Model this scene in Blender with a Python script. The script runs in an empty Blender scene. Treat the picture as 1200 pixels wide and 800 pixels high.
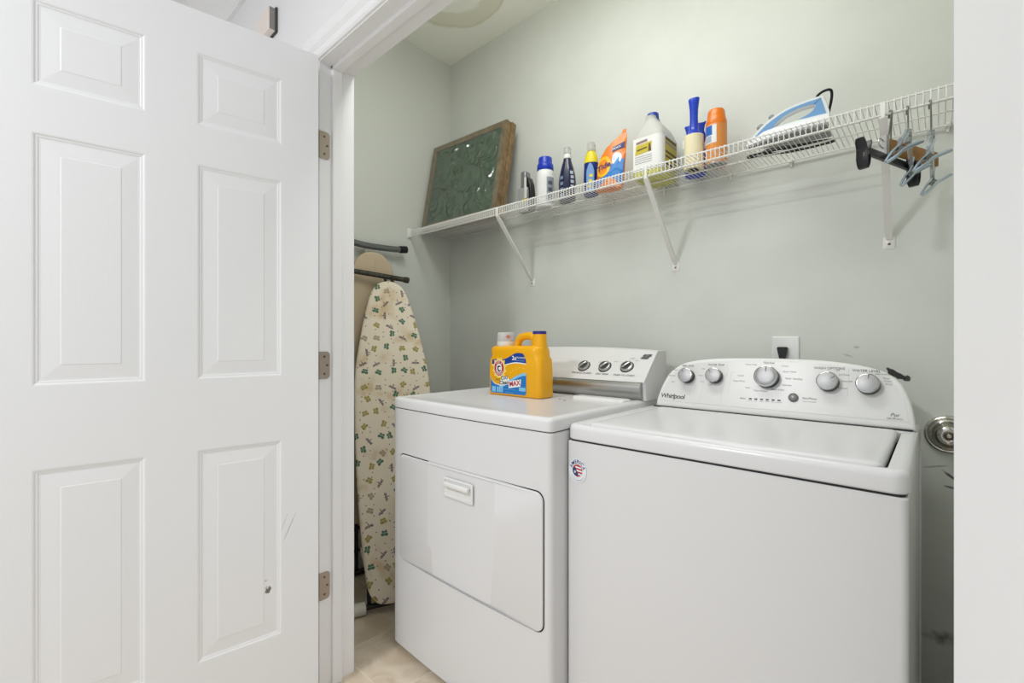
import bpy, bmesh, math, random
from mathutils import Vector, Matrix, noise

SC = bpy.context.scene
COL = SC.collection
PI = math.pi
random.seed(7)

# ------------------------------------------------------------------ camera
cam_d = bpy.data.cameras.new('camera')
cam = bpy.data.objects.new('camera', cam_d)
COL.objects.link(cam)
cam.location = (0, 0, 1.126)
cam.rotation_euler = (PI/2, 0, math.radians(42.5))
cam_d.sensor_width = 36.0
cam_d.lens = 36.0*545/1200
cam_d.clip_start = 0.02
SC.camera = cam

# ------------------------------------------------------------------ world / light / exposure
world = bpy.data.worlds.new('world')
SC.world = world
world.use_nodes = True
bgn = world.node_tree.nodes['Background']
bgn.inputs['Color'].default_value = (0.93, 0.965, 1.0, 1)
bgn.inputs['Strength'].default_value = 0.87

def area_light(name, loc, rot, size, power, color=(1, 1, 1), shape='DISK', size_y=None):
    d = bpy.data.lights.new(name, 'AREA')
    d.shape = shape
    d.size = size
    if size_y:
        d.size_y = size_y
    d.energy = power
    d.color = color
    o = bpy.data.objects.new(name, d)
    o.location = loc
    o.rotation_euler = rot
    COL.objects.link(o)
    return o

area_light('hallway_ceiling_light', (-1.12, -1.30, 2.68), (0, 0, 0), 0.26, 43, (0.985, 0.99, 1))
area_light('closet_ceiling_light', (-0.80, 1.00, 2.69), (0, 0, 0), 1.0, 10.2, (1, 1, 0.99), 'RECTANGLE', 0.28)
pl = bpy.data.lights.new('closet_fill', 'POINT')  # added fill point without a fixture, lifts the closet ceiling
pl.energy = 1.7
pl.shadow_soft_size = 0.12
plo = bpy.data.objects.new('closet_fill', pl)
plo.location = (-1.20, 1.0, 2.50)
COL.objects.link(plo)

SC.view_settings.view_transform = 'Standard'
SC.view_settings.look = 'None'
SC.view_settings.gamma = 1
SC.view_settings.use_curve_mapping = False
SC.view_settings.exposure = 0.0

# ------------------------------------------------------------------ materials
def lin(c):
    c = c/255.0
    return c/12.92 if c <= 0.04045 else ((c+0.055)/1.055)**2.4

def rgb(r, g, b):
    return (lin(r), lin(g), lin(b), 1)

MATS = {}
def mat(name, c, rough=0.5, metal=0.0, spec=0.5, bump=None, var=None, trans=0.0, ior=1.45, coat=0.0, alpha=1.0, aniso=0.0):
    """principled material; bump=(scale_xyz, strength, distance), var=(scale, amount) for a faint tone variation"""
    if name in MATS:
        return MATS[name]
    m = bpy.data.materials.new(name)
    m.use_nodes = True
    nt = m.node_tree
    p = nt.nodes['Principled BSDF']
    p.inputs['Base Color'].default_value = c
    p.inputs['Roughness'].default_value = rough
    p.inputs['Metallic'].default_value = metal
    p.inputs['Specular IOR Level'].default_value = spec
    p.inputs['Transmission Weight'].default_value = trans
    p.inputs['IOR'].default_value = ior
    p.inputs['Coat Weight'].default_value = coat
    p.inputs['Alpha'].default_value = alpha
    p.inputs['Anisotropic'].default_value = aniso
    if bump or var:
        tc = nt.nodes.new('ShaderNodeTexCoord')
        mp = nt.nodes.new('ShaderNodeMapping')
        nt.links.new(tc.outputs['Object'], mp.inputs['Vector'])
        nz = nt.nodes.new('ShaderNodeTexNoise')
        nz.inputs['Detail'].default_value = 4
        nt.links.new(mp.outputs['Vector'], nz.inputs['Vector'])
        nz.inputs['Scale'].default_value = 1.0
    if bump:
        mp.inputs['Scale'].default_value = bump[0]
        bp = nt.nodes.new('ShaderNodeBump')
        bp.inputs['Strength'].default_value = bump[1]
        bp.inputs['Distance'].default_value = bump[2]
        nt.links.new(nz.outputs['Fac'], bp.inputs['Height'])
        nt.links.new(bp.outputs['Normal'], p.inputs['Normal'])
    if var:
        nv = nt.nodes.new('ShaderNodeTexNoise')
        nv.inputs['Scale'].default_value = var[0]
        nv.inputs['Detail'].default_value = 5
        nt.links.new(tc.outputs['Object'], nv.inputs['Vector'])
        rm = nt.nodes.new('ShaderNodeMapRange')
        rm.inputs['From Min'].default_value = 0.3
        rm.inputs['From Max'].default_value = 0.7
        rm.inputs['To Min'].default_value = 1-var[1]
        rm.inputs['To Max'].default_value = 1+var[1]*0.4
        nt.links.new(nv.outputs['Fac'], rm.inputs['Value'])
        mx = nt.nodes.new('ShaderNodeVectorMath')
        mx.operation = 'SCALE'
        mx.inputs[0].default_value = c[:3]
        nt.links.new(rm.outputs['Result'], mx.inputs['Scale'])
        nt.links.new(mx.outputs['Vector'], p.inputs['Base Color'])
    MATS[name] = m
    return m

class NG:
    """tiny helper for building math chains in a material"""
    def __init__(self, m):
        self.nt = m.node_tree
        self.p = self.nt.nodes['Principled BSDF']
    def n(self, t, **kw):
        nd = self.nt.nodes.new(t)
        for k, v in kw.items():
            setattr(nd, k, v)
        return nd
    def l(self, a, b):
        self.nt.links.new(a, b)
    def set(self, sock, v):
        if hasattr(v, 'links') or hasattr(v, 'is_linked'):
            self.l(v, sock)
        else:
            sock.default_value = v
    def math(self, op, a, b=None, c=None, clamp=False):
        nd = self.n('ShaderNodeMath', operation=op)
        nd.use_clamp = clamp
        self.set(nd.inputs[0], a)
        if b is not None:
            self.set(nd.inputs[1], b)
        if c is not None:
            self.set(nd.inputs[2], c)
        return nd.outputs[0]
    def mix(self, f, a, b):
        nd = self.n('ShaderNodeMix', data_type='RGBA')
        self.set(nd.inputs[0], f)
        self.set(nd.inputs[6], a)
        self.set(nd.inputs[7], b)
        return nd.outputs[2]
    def smooth(self, v, lo, hi, a=0.0, b=1.0):
        nd = self.n('ShaderNodeMapRange', interpolation_type='SMOOTHSTEP')
        self.set(nd.inputs[0], v)
        nd.inputs[1].default_value = lo
        nd.inputs[2].default_value = hi
        nd.inputs[3].default_value = a
        nd.inputs[4].default_value = b
        return nd.outputs[0]

WALLC = rgb(209, 212, 204)
M_trim = mat('white_trim_paint', rgb(238, 238, 239), 0.32, bump=((60, 60, 9), 0.05, 0.002))
M_door = mat('white_door_paint', rgb(236, 237, 239), 0.38, bump=((260, 260, 7), 0.10, 0.0015))
M_wall = mat('sage_wall_paint', WALLC, 0.55, bump=((140, 140, 140), 0.06, 0.002))
M_hall = mat('hall_wall_paint', rgb(234, 234, 236), 0.6, bump=((140, 140, 140), 0.05, 0.002))
M_white = mat('appliance_white_enamel', rgb(223, 223, 224), 0.23, coat=0.0, bump=((500, 500, 500), 0.02, 0.0008))
M_white2 = mat('appliance_white_plastic', rgb(229, 229, 227), 0.3)
M_panelw = mat('console_fascia_white', rgb(221, 221, 219), 0.28)
M_gap = mat('dark_gap', rgb(38, 38, 40), 0.7)
M_black = mat('black_plastic', rgb(22, 22, 24), 0.35)
M_blackrub = mat('black_rubber', rgb(18, 18, 19), 0.7)
M_steel = mat('satin_steel', rgb(190, 190, 190), 0.28, metal=1.0)
M_brush = mat('brushed_steel', rgb(176, 176, 174), 0.36, metal=1.0, bump=((4, 400, 900), 0.12, 0.0006))
M_knob = mat('silver_knob_face', rgb(170, 170, 171), 0.42, metal=0.6)
M_knobrim = mat('chrome_knob_rim', rgb(190, 190, 190), 0.16, metal=1.0)
M_chrome = mat('chrome', rgb(205, 203, 196), 0.13, metal=1.0)
M_nickel = mat('satin_nickel', rgb(176, 164, 152), 0.38, metal=1.0)
M_nickel_d = mat('screw_metal', rgb(110, 98, 84), 0.4, metal=1.0)
M_wire = mat('white_vinyl_wire', rgb(232, 231, 227), 0.35)
M_print = mat('grey_print', rgb(120, 120, 120), 0.6)
M_printd = mat('dark_print', rgb(62, 62, 64), 0.6)
M_printl = mat('light_grey_print', rgb(188, 188, 187), 0.6)

# ------------------------------------------------------------------ geometry helpers
def obj(name, bm, material, parent=None, smooth=None, local=False):
    bmesh.ops.recalc_face_normals(bm, faces=bm.faces)
    me = bpy.data.meshes.new(name)
    bm.to_mesh(me)
    bm.free()
    if smooth is not None:
        me.shade_smooth()
        me.set_sharp_from_angle(angle=math.radians(smooth))
    if material:
        me.materials.append(material)
    o = bpy.data.objects.new(name, me)
    COL.objects.link(o)
    if parent:
        adopt(o, parent, local)
    return o

def basis(o):
    m = Matrix.LocRotScale(o.location, o.rotation_euler, o.scale)
    if o.parent:
        return basis(o.parent) @ o.matrix_parent_inverse @ m
    return m

def adopt(o, parent, local=False):
    o.parent = parent
    if not local:
        o.matrix_parent_inverse = basis(parent).inverted()

def empty(name, loc, label, cat, group=None, rz=0):
    o = bpy.data.objects.new(name, None)
    o.empty_display_size = 0.05
    o.location = loc
    o.rotation_euler = (0, 0, rz)
    COL.objects.link(o)
    return tag(o, label, cat, group)

def tag(o, label=None, cat=None, group=None, kind=None):
    if label: o['label'] = label
    if cat: o['category'] = cat
    if group: o['group'] = group
    if kind: o['kind'] = kind
    return o

def struct(name, bm, m, smooth=None, label=None, cat=None):
    o = obj(name, bm, m, smooth=smooth)
    o['kind'] = 'structure'
    if label: o['label'] = label
    if cat: o['category'] = cat
    return o

def dup(o, parent=None, name=None):
    c = o.copy()
    COL.objects.link(c)
    if parent:
        c.parent = parent
    for ch in list(o.children):
        dup(ch, c)
    return c

def NB():
    return bmesh.new()

def box(bm, lo, hi, bev=0.0, seg=2):
    c = [(a+b)/2 for a, b in zip(lo, hi)]
    s = [b-a for a, b in zip(lo, hi)]
    r = bmesh.ops.create_cube(bm, size=1.0)
    vs = r['verts']
    for v in vs:
        v.co = Vector((c[0]+v.co.x*s[0], c[1]+v.co.y*s[1], c[2]+v.co.z*s[2]))
    if bev > 0:
        es = list({e for v in vs for e in v.link_edges})
        bmesh.ops.bevel(bm, geom=es, offset=bev, segments=seg, profile=0.5, affect='EDGES')
    return bm

def loft(bm, loops, cap0=True, cap1=True, ring=False):
    """loops: lists of points with equal counts, each closed"""
    V = [[bm.verts.new(p) for p in L] for L in loops]
    n = len(V[0])
    pairs = list(zip(V[:-1], V[1:]))
    if ring:
        pairs.append((V[-1], V[0]))
    for A, B in pairs:
        for i in range(n):
            j = (i+1) % n
            try:
                bm.faces.new((A[i], A[j], B[j], B[i]))
            except ValueError:
                pass
    if not ring:
        if cap0: bm.faces.new(V[0][::-1])
        if cap1: bm.faces.new(V[-1])
    return V

def rr(cx, cy, hx, hy, r, seg=5, sub=1):
    """rounded rectangle outline (2d), sub = straight subdivisions"""
    r = min(r, hx-1e-5, hy-1e-5)
    out = []
    cs = [(cx+hx-r, cy-hy+r, -PI/2), (cx+hx-r, cy+hy-r, 0), (cx-hx+r, cy+hy-r, PI/2), (cx-hx+r, cy-hy+r, PI)]
    for k, (x, y, a0) in enumerate(cs):
        arc = [(x+r*math.cos(a0+PI/2*i/seg), y+r*math.sin(a0+PI/2*i/seg)) for i in range(seg+1)]
        out += arc
        x2, y2, a2 = cs[(k+1) % 4]
        e = (x2+r*math.cos(a2), y2+r*math.sin(a2))
        for i in range(1, sub):
            t = i/sub
            out.append((arc[-1][0]*(1-t)+e[0]*t, arc[-1][1]*(1-t)+e[1]*t))
    return out

def tube(bm, pts, r, n=8, closed=False, caps=True):
    pts = [Vector(p) for p in pts]
    m = len(pts)
    rad = r if isinstance(r, (list, tuple)) else [r]*m
    tang = []
    for i in range(m):
        if closed:
            t = pts[(i+1) % m]-pts[i-1]
        elif i == 0:
            t = pts[1]-pts[0]
        elif i == m-1:
            t = pts[-1]-pts[-2]
        else:
            t = (pts[i+1]-pts[i]).normalized()+(pts[i]-pts[i-1]).normalized()
        tang.append(t.normalized())
    ref = Vector((0, 0, 1)) if abs(tang[0].z) < 0.9 else Vector((1, 0, 0))
    u = tang[0].cross(ref).normalized()
    loops = []
    for i in range(m):
        t = tang[i]
        u = (u-t*u.dot(t))
        if u.length < 1e-6:
            u = t.orthogonal()
        u.normalize()
        w = t.cross(u)
        loops.append([pts[i]+(u*math.cos(2*PI*k/n)+w*math.sin(2*PI*k/n))*rad[i] for k in range(n)])
    loft(bm, loops, caps, caps, ring=closed)
    return bm

def catmull(pts, k=6, closed=False):
    pts = [Vector(p) for p in pts]
    n = len(pts)
    out = []
    rng = n if closed else n-1
    for i in range(rng):
        if closed:
            p0, p1, p2, p3 = pts[i-1], pts[i], pts[(i+1) % n], pts[(i+2) % n]
        else:
            p0 = pts[max(i-1, 0)]; p1 = pts[i]; p2 = pts[i+1]; p3 = pts[min(i+2, n-1)]
        for j in range(k):
            t = j/k
            out.append(0.5*((2*p1)+(p2-p0)*t+(2*p0-5*p1+4*p2-p3)*t*t+(3*p1-p0-3*p2+p3)*t**3))
    if not closed:
        out.append(pts[-1].copy())
    return out

def lathe(bm, prof, n=24, M=None):
    """prof: (r, z) from bottom to top"""
    loops = []
    for r, z in prof:
        r = max(r, 1e-5)
        loops.append([Vector((r*math.cos(2*PI*k/n), r*math.sin(2*PI*k/n), z)) for k in range(n)])
    if M is not None:
        loops = [[M @ p for p in L] for L in loops]
    loft(bm, loops)
    return bm

def prism(bm, out2, f, d0, d1, bev=0.0):
    """out2: 2d outline, f(a, b, d) -> point; optional small chamfer by shrinking towards the centroid"""
    if bev:
        sh = inset(out2, bev)
        loops = [[f(a, b, d0+bev) for a, b in out2]]
        loops = [[f(a, b, d0) for a, b in sh], [f(a, b, d0+bev) for a, b in out2],
                 [f(a, b, d1-bev) for a, b in out2], [f(a, b, d1) for a, b in sh]]
    else:
        loops = [[f(a, b, d0) for a, b in out2], [f(a, b, d1) for a, b in out2]]
    loft(bm, loops)
    return bm

def inset(o, d):
    n = len(o)
    area = sum(o[i][0]*o[(i+1) % n][1]-o[(i+1) % n][0]*o[i][1] for i in range(n))
    s = 1 if area > 0 else -1
    res = []
    for i in range(n):
        a = Vector(o[i-1][:2]); b = Vector(o[i][:2]); c = Vector(o[(i+1) % n][:2])
        t1 = (b-a); t2 = (c-b)
        if t1.length < 1e-9: t1 = t2
        if t2.length < 1e-9: t2 = t1
        n1 = Vector((-t1.y, t1.x)).normalized()*s
        n2 = Vector((-t2.y, t2.x)).normalized()*s
        m = (n1+n2)
        if m.length < 1e-6: m = n1
        m.normalize()
        k = max(0.5, m.dot(n1))
        res.append((b.x+m.x*d/k, b.y+m.y*d/k))
    return res

def frameM(o, x, y):
    x = Vector(x).normalized(); y = Vector(y).normalized(); z = x.cross(y).normalized()
    M = Matrix((x, y, z)).transposed().to_4x4()
    M.translation = Vector(o)
    return M

FONT_CACHE = {}
def text_bm(body, size, align='CENTER', bold=0.0, shear=0.0, spacing=1.0):
    cu = bpy.data.curves.new('txt', 'FONT')
    cu.body = body
    cu.size = size
    cu.align_x = align
    cu.align_y = 'CENTER'
    cu.offset = bold
    cu.shear = shear
    cu.space_character = spacing
    cu.resolution_u = 3
    to = bpy.data.objects.new('txt', cu)
    COL.objects.link(to)
    dg = bpy.context.evaluated_depsgraph_get()
    me = bpy.data.meshes.new_from_object(to.evaluated_get(dg))
    bpy.data.objects.remove(to)
    bpy.data.curves.remove(cu)
    bm = bmesh.new()
    bm.from_mesh(me)
    bpy.data.meshes.remove(me)
    return bm

def text(body, size, material, parent, M, at=(0, 0), name='lettering', f=None, rot=0, **kw):
    """flat printed lettering; M maps the print plane (x, y, offset) into the scene, f bends it first"""
    bm = text_bm(body, size, **kw)
    for v in bm.verts:
        x, y = v.co.x, v.co.y
        if rot:
            x, y = x*math.cos(rot)-y*math.sin(rot), x*math.sin(rot)+y*math.cos(rot)
        p = Vector((x+at[0], y+at[1], 0))
        if f: p = f(p)
        v.co = M @ p
    me = bpy.data.meshes.new(name)
    bm.to_mesh(me); bm.free()
    me.materials.append(material)
    o = bpy.data.objects.new(name, me)
    COL.objects.link(o)
    adopt(o, parent)
    return o

def flat(name, out2, material, parent, M, off=0.0, f=None, thick=0.0003):
    """thin printed patch with outline out2 in plane M"""
    bm = NB()
    def g(a, b, d):
        p = Vector((a, b, d))
        if f: p = f(p)
        return M @ p
    prism(bm, out2, g, off-thick, off)
    return obj(name, bm, material, parent)

def circ(cx, cy, rx, ry=None, n=28):
    ry = ry or rx
    return [(cx+rx*math.cos(2*PI*i/n), cy+ry*math.sin(2*PI*i/n)) for i in range(n)]

def rect(x0, y0, x1, y1):
    return [(x0, y0), (x1, y0), (x1, y1), (x0, y1)]

# ------------------------------------------------------------------ setting
XL, XR, NBK, CEIL = -2.115, 0.16, 1.77, 2.745
NF0, NF1 = 0.689, 0.806                  # hall side and closet side of the front wall
JL, JR, JH = -1.472, 0.055, 2.03         # door opening
HXL, HXR, HN = -3.4, 2.3, -1.9           # hall extents

# wall with scuffs (back wall)
def back_wall_mat():
    m = bpy.data.materials.new('sage_wall_with_scuffs')
    m.use_nodes = True
    g = NG(m)
    p = g.p
    tc = g.n('ShaderNodeTexCoord')
    sep = g.n('ShaderNodeSeparateXYZ')
    g.l(tc.outputs['Object'], sep.inputs[0])
    X, Z = sep.outputs['X'], sep.outputs['Z']
    nz = g.n('ShaderNodeTexNoise')
    nz.inputs['Scale'].default_value = 42
    nz.inputs['Detail'].default_value = 5
    g.l(tc.outputs['Object'], nz.inputs['Vector'])
    nzl = g.n('ShaderNodeTexNoise')
    nzl.inputs['Scale'].default_value = 5
    nzl.inputs['Detail'].default_value = 6
    g.l(tc.outputs['Object'], nzl.inputs['Vector'])
    col = g.mix(g.smooth(nzl.outputs['Fac'], 0.3, 0.7), rgb(209, 212, 205), rgb(214, 217, 210))
    def spot(cx, cz, rx, rz, tilt, lo, hi, colour, amount):
        nonlocal col
        dx = g.math('SUBTRACT', X, cx); dz = g.math('SUBTRACT', Z, cz)
        c, s = math.cos(tilt), math.sin(tilt)
        a = g.math('ADD', g.math('MULTIPLY', dx, c/rx), g.math('MULTIPLY', dz, s/rx))
        b = g.math('ADD', g.math('MULTIPLY', dx, -s/rz), g.math('MULTIPLY', dz, c/rz))
        d = g.math('SQRT', g.math('ADD', g.math('MULTIPLY', a, a), g.math('MULTIPLY', b, b)))
        e = g.math('ADD', d, g.math('MULTIPLY', g.math('SUBTRACT', nz.outputs['Fac'], 0.5), 2.0))
        f = g.math('MULTIPLY', g.smooth(e, lo, hi, 1.0, 0.0), amount)
        col = g.mix(f, col, colour)
    spot(-0.092, 1.030, 0.036, 0.010, -0.55, 0.75, 0.95, rgb(28, 27, 26), 0.97)     # torn black patch by the console
    spot(-0.066, 1.016, 0.012, 0.012, 0.0, 0.75, 0.95, rgb(36, 35, 33), 0.95)
    spot(-0.205, 1.082, 0.022, 0.004, -0.35, 0.2, 1.1, rgb(140, 144, 138), 0.6)
    spot(-0.185, 1.108, 0.008, 0.005, 0, 0.2, 1.1, rgb(160, 164, 158), 0.6)
    spot(0.026, 0.752, 0.026, 0.0045, -0.70, 0.5, 1.0, rgb(52, 54, 52), 0.9)
    spot(0.024, 0.722, 0.018, 0.003, -0.15, 0.5, 1.0, rgb(70, 72, 70), 0.8)
    spot(-0.004, 0.775, 0.032, 0.003, 0.25, 0.2, 1.0, rgb(120, 123, 118), 0.6)
    spot(0.012, 0.300, 0.045, 0.026, 0.2, -0.2, 1.0, rgb(40, 42, 38), 0.75)
    g.l(col, p.inputs['Base Color'])
    p.inputs['Roughness'].default_value = 0.5
    b1 = g.n('ShaderNodeTexNoise'); b1.inputs['Scale'].default_value = 140
    g.l(tc.outputs['Object'], b1.inputs['Vector'])
    bp = g.n('ShaderNodeBump'); bp.inputs['Strength'].default_value = 0.06; bp.inputs['Distance'].default_value = 0.002
    g.l(b1.outputs['Fac'], bp.inputs['Height'])
    g.l(bp.outputs['Normal'], p.inputs['Normal'])
    return m

def ceiling_mat():
    m = bpy.data.materials.new('ceiling_paint_water_stain')
    m.use_nodes = True
    g = NG(m)
    tc = g.n('ShaderNodeTexCoord')
    sep = g.n('ShaderNodeSeparateXYZ')
    g.l(tc.outputs['Object'], sep.inputs[0])
    nz = g.n('ShaderNodeTexNoise'); nz.inputs['Scale'].default_value = 9; nz.inputs['Detail'].default_value = 4
    g.l(tc.outputs['Object'], nz.inputs['Vector'])
    dx = g.math('SUBTRACT', sep.outputs['X'], -1.66)
    dy = g.math('SUBTRACT', sep.outputs['Y'], 1.385)
    d = g.math('SQRT', g.math('ADD', g.math('MULTIPLY', dx, dx), g.math('MULTIPLY', dy, dy)))
    e = g.math('ADD', d, g.math('MULTIPLY', g.math('SUBTRACT', nz.outputs['Fac'], 0.5), 0.08))
    ring = g.math('MULTIPLY', g.smooth(e, 0.145, 0.165), g.smooth(e, 0.245, 0.262, 1.0, 0.0))
    edge = g.math('MULTIPLY', g.smooth(e, 0.232, 0.25), g.smooth(e, 0.25, 0.262, 1.0, 0.0))
    f = g.math('ADD', g.math('MULTIPLY', ring, 0.55), g.math('MULTIPLY', edge, 0.35), clamp=True)
    col = g.mix(f, rgb(250, 250, 240), rgb(222, 218, 190))
    g.l(col, g.p.inputs['Base Color'])
    g.p.inputs['Roughness'].default_value = 0.7
    return m

bm = NB(); box(bm, (XL-0.1, NBK, 0), (XR+0.1, NBK+0.1, CEIL)); struct('wall_back', bm, back_wall_mat())
bm = NB(); box(bm, (XL-0.1, NF1, 0), (XL, NBK, CEIL)); struct('wall_left', bm, M_wall)
bm = NB(); box(bm, (XR, NF1, 0), (XR+0.1, NBK, CEIL)); struct('wall_right', bm, M_wall)
bm = NB(); box(bm, (XL-0.1, NF0+0.02, CEIL), (XR+0.1, NBK+0.1, CEIL+0.08)); struct('ceiling', bm, ceiling_mat())

# front wall: hall face pale, closet face sage (two plaster skins of one wall)
def wall_with_opening(bm, n0, n1, x0, x1):
    box(bm, (x0, n0, 0), (JL-0.02, n1, CEIL))
    box(bm, (JR+0.02, n0, 0), (x1, n1, CEIL))
    box(bm, (JL-0.02, n0, JH+0.02), (JR+0.02, n1, CEIL))
bm = NB(); wall_with_opening(bm, NF0+0.003, 0.75, HXL, HXR); struct('wall_front', bm, M_hall)
bm = NB(); wall_with_opening(bm, 0.7505, NF1-0.003, XL-0.1, XR+0.1); struct('wall_front_inner', bm, M_wall)
bm = NB(); box(bm, (HXL-0.1, HN, 0), (HXL, NF0, CEIL)); struct('wall_hall_left', bm, M_hall)
bm = NB(); box(bm, (HXL-0.1, HN, CEIL), (HXR, NF0+0.02, CEIL+0.08)); struct('ceiling_hall', bm, mat('hall_ceiling_paint', rgb(240, 240, 238), 0.7))

# floor: grout bed with one object per tile
M_grout = mat('tile_grout', rgb(224, 212, 194), 0.8)
bm = NB(); box(bm, (HXL-0.1, HN, -0.06), (HXR, NBK+0.1, -0.0012)); floor = struct('floor', bm, M_grout)
def tile_mat():
    m = bpy.data.materials.new('beige_marbled_ceramic')
    m.use_nodes = True
    g = NG(m)
    tc = g.n('ShaderNodeTexCoord')
    oi = g.n('ShaderNodeObjectInfo')
    add = g.n('ShaderNodeVectorMath', operation='ADD')
    sc = g.n('ShaderNodeVectorMath', operation='SCALE')
    g.l(oi.outputs['Location'], sc.inputs[0]); sc.inputs['Scale'].default_value = 3.7
    g.l(tc.outputs['Object'], add.inputs[0]); g.l(sc.outputs[0], add.inputs[1])
    n1 = g.n('ShaderNodeTexNoise'); n1.inputs['Scale'].default_value = 9; n1.inputs['Detail'].default_value = 7; n1.inputs['Distortion'].default_value = 1.2
    g.l(add.outputs[0], n1.inputs['Vector'])
    col = g.mix(g.smooth(n1.outputs['Fac'], 0.32, 0.68), rgb(204, 187, 163), rgb(222, 208, 188))
    g.l(col, g.p.inputs['Base Color'])
    g.p.inputs['Roughness'].default_value = 0.32
    return m
M_tile = tile_mat()
T = 0.305
bm = NB(); box(bm, (-T/2+0.0022, -T/2+0.0022, -0.008), (T/2-0.0022, T/2-0.0022, 0.0), 0.0012, 1)
tile0 = None
gx, gy = -1.583, 0.822
for i in range(-5, 9):
    for j in range(-5, 4):
        x = gx+T*(i+0.5); y = gy+T*(j+0.5)
        if x < HXL+T/2: continue
        if y > 0.6 and (x < XL-0.1 or x > XR+0.1): continue
        if tile0 is None:
            tile0 = obj('tile', bm, M_tile, floor)
            t = tile0
        else:
            t = tile0.copy(); COL.objects.link(t)
        t.location = (x, y, 0)

# jambs (profile with door stop), mitred casing and crown
def jamb_prof(s):     # offsets from the jamb face into the opening, along n
    return [(-0.02, NF0-0.002), (0, NF0-0.002), (0, 0.7265), (0.007, 0.7265), (0.0095, 0.7275), (0.011, 0.7305), (0.011, 0.756), (0.0095, 0.760), (0.006, 0.763),
            (0, 0.764), (0, NF1+0.0005), (-0.0015, NF1+0.002), (-0.02, NF1+0.002)]
bm = NB(); loft(bm, [[(JL+a, n, z) for a, n in jamb_prof(1)] for z in (0, JH+0.001)]); j1 = struct('trim_1', bm, M_trim)
bm = NB(); loft(bm, [[(JR-a, n, z) for a, n in jamb_prof(1)] for z in (0, JH+0.001)]); j2 = struct('trim_2', bm, M_trim)
bm = NB(); loft(bm, [[(x, n, JH-a) for a, n in jamb_prof(1)] for x in (JL-0.02, JR+0.02)]); j3 = struct('trim_3', bm, M_trim)

# moulded casing: (distance from the opening edge, projection from wall)
cas = [(0.0, 0.0), (0.0, 0.008), (0.006, 0.011), (0.020, 0.0115), (0.028, 0.009), (0.034, 0.0125), (0.040, 0.0155), (0.052, 0.0165),
       (0.060, 0.0185), (0.068, 0.0185), (0.074, 0.016), (0.078, 0.0155), (0.083, 0.013), (0.083, 0.0)]
cas = [(a, b*1.45) for a, b in cas]
R0 = 0.005
def cas_bm(fn):
    bm = NB(); loft(bm, fn); return bm
struct('trim_4', cas_bm([[(JL-R0-a, NF0+0.003-b, z0+(0 if z0 == 0 else R0+a)) for a, b in cas] for z0 in (0, JH)]), M_trim, 25)
struct('trim_5', cas_bm([[(JR+R0+a, NF0+0.003-b, z0+(0 if z0 == 0 else R0+a)) for a, b in cas] for z0 in (0, JH)]), M_trim, 25)
struct('trim_6', cas_bm([[((JL-R0-a) if k == 0 else (JR+R0+a), NF0+0.003-b, JH+R0+a) for a, b in cas] for k in (0, 1)]), M_trim, 25)
crown = [(0.003, 2.575), (-0.012, 2.575), (-0.014, 2.583), (-0.022, 2.59), (-0.028, 2.61), (-0.045, 2.645), (-0.072, 2.68), (-0.095, 2.70),
         (-0.10, 2.715), (-0.112, 2.72), (-0.116, 2.745), (0.003, 2.745)]
struct('trim_7', cas_bm([[(x, NF0+a, z) for a, z in crown] for x in (HXL, HXR)]), M_trim, 25)

# door chime box on the hall face of the front wall
bx = empty('door_chime', (-1.885, NF0+0.003, 2.287), 'small pale metal box on the white hall wall above the open left door', 'wall box')
bm = NB(); box(bm, (-1.942, 0.662, 2.287), (-1.829, NF0+0.003, 2.372), 0.002, 2); obj('cover', bm, mat('pale_box_front', rgb(236, 226, 218), 0.35), bx)
bm = NB(); box(bm, (-1.8292, 0.664, 2.2885), (-1.8282, NF0+0.002, 2.3705)); obj('side_panel', bm, mat('grey_metal_side', rgb(150, 146, 142), 0.35, metal=0.5), bx)
bm = NB(); box(bm, (-1.944, 0.684, 2.283), (-1.823, NF0+0.003, 2.376), 0.001, 1); obj('shadow_plate', bm, mat('box_shadow', rgb(70, 68, 66), 0.6), bx)  # dark plate painted in as the box's shadow on the wall

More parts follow.
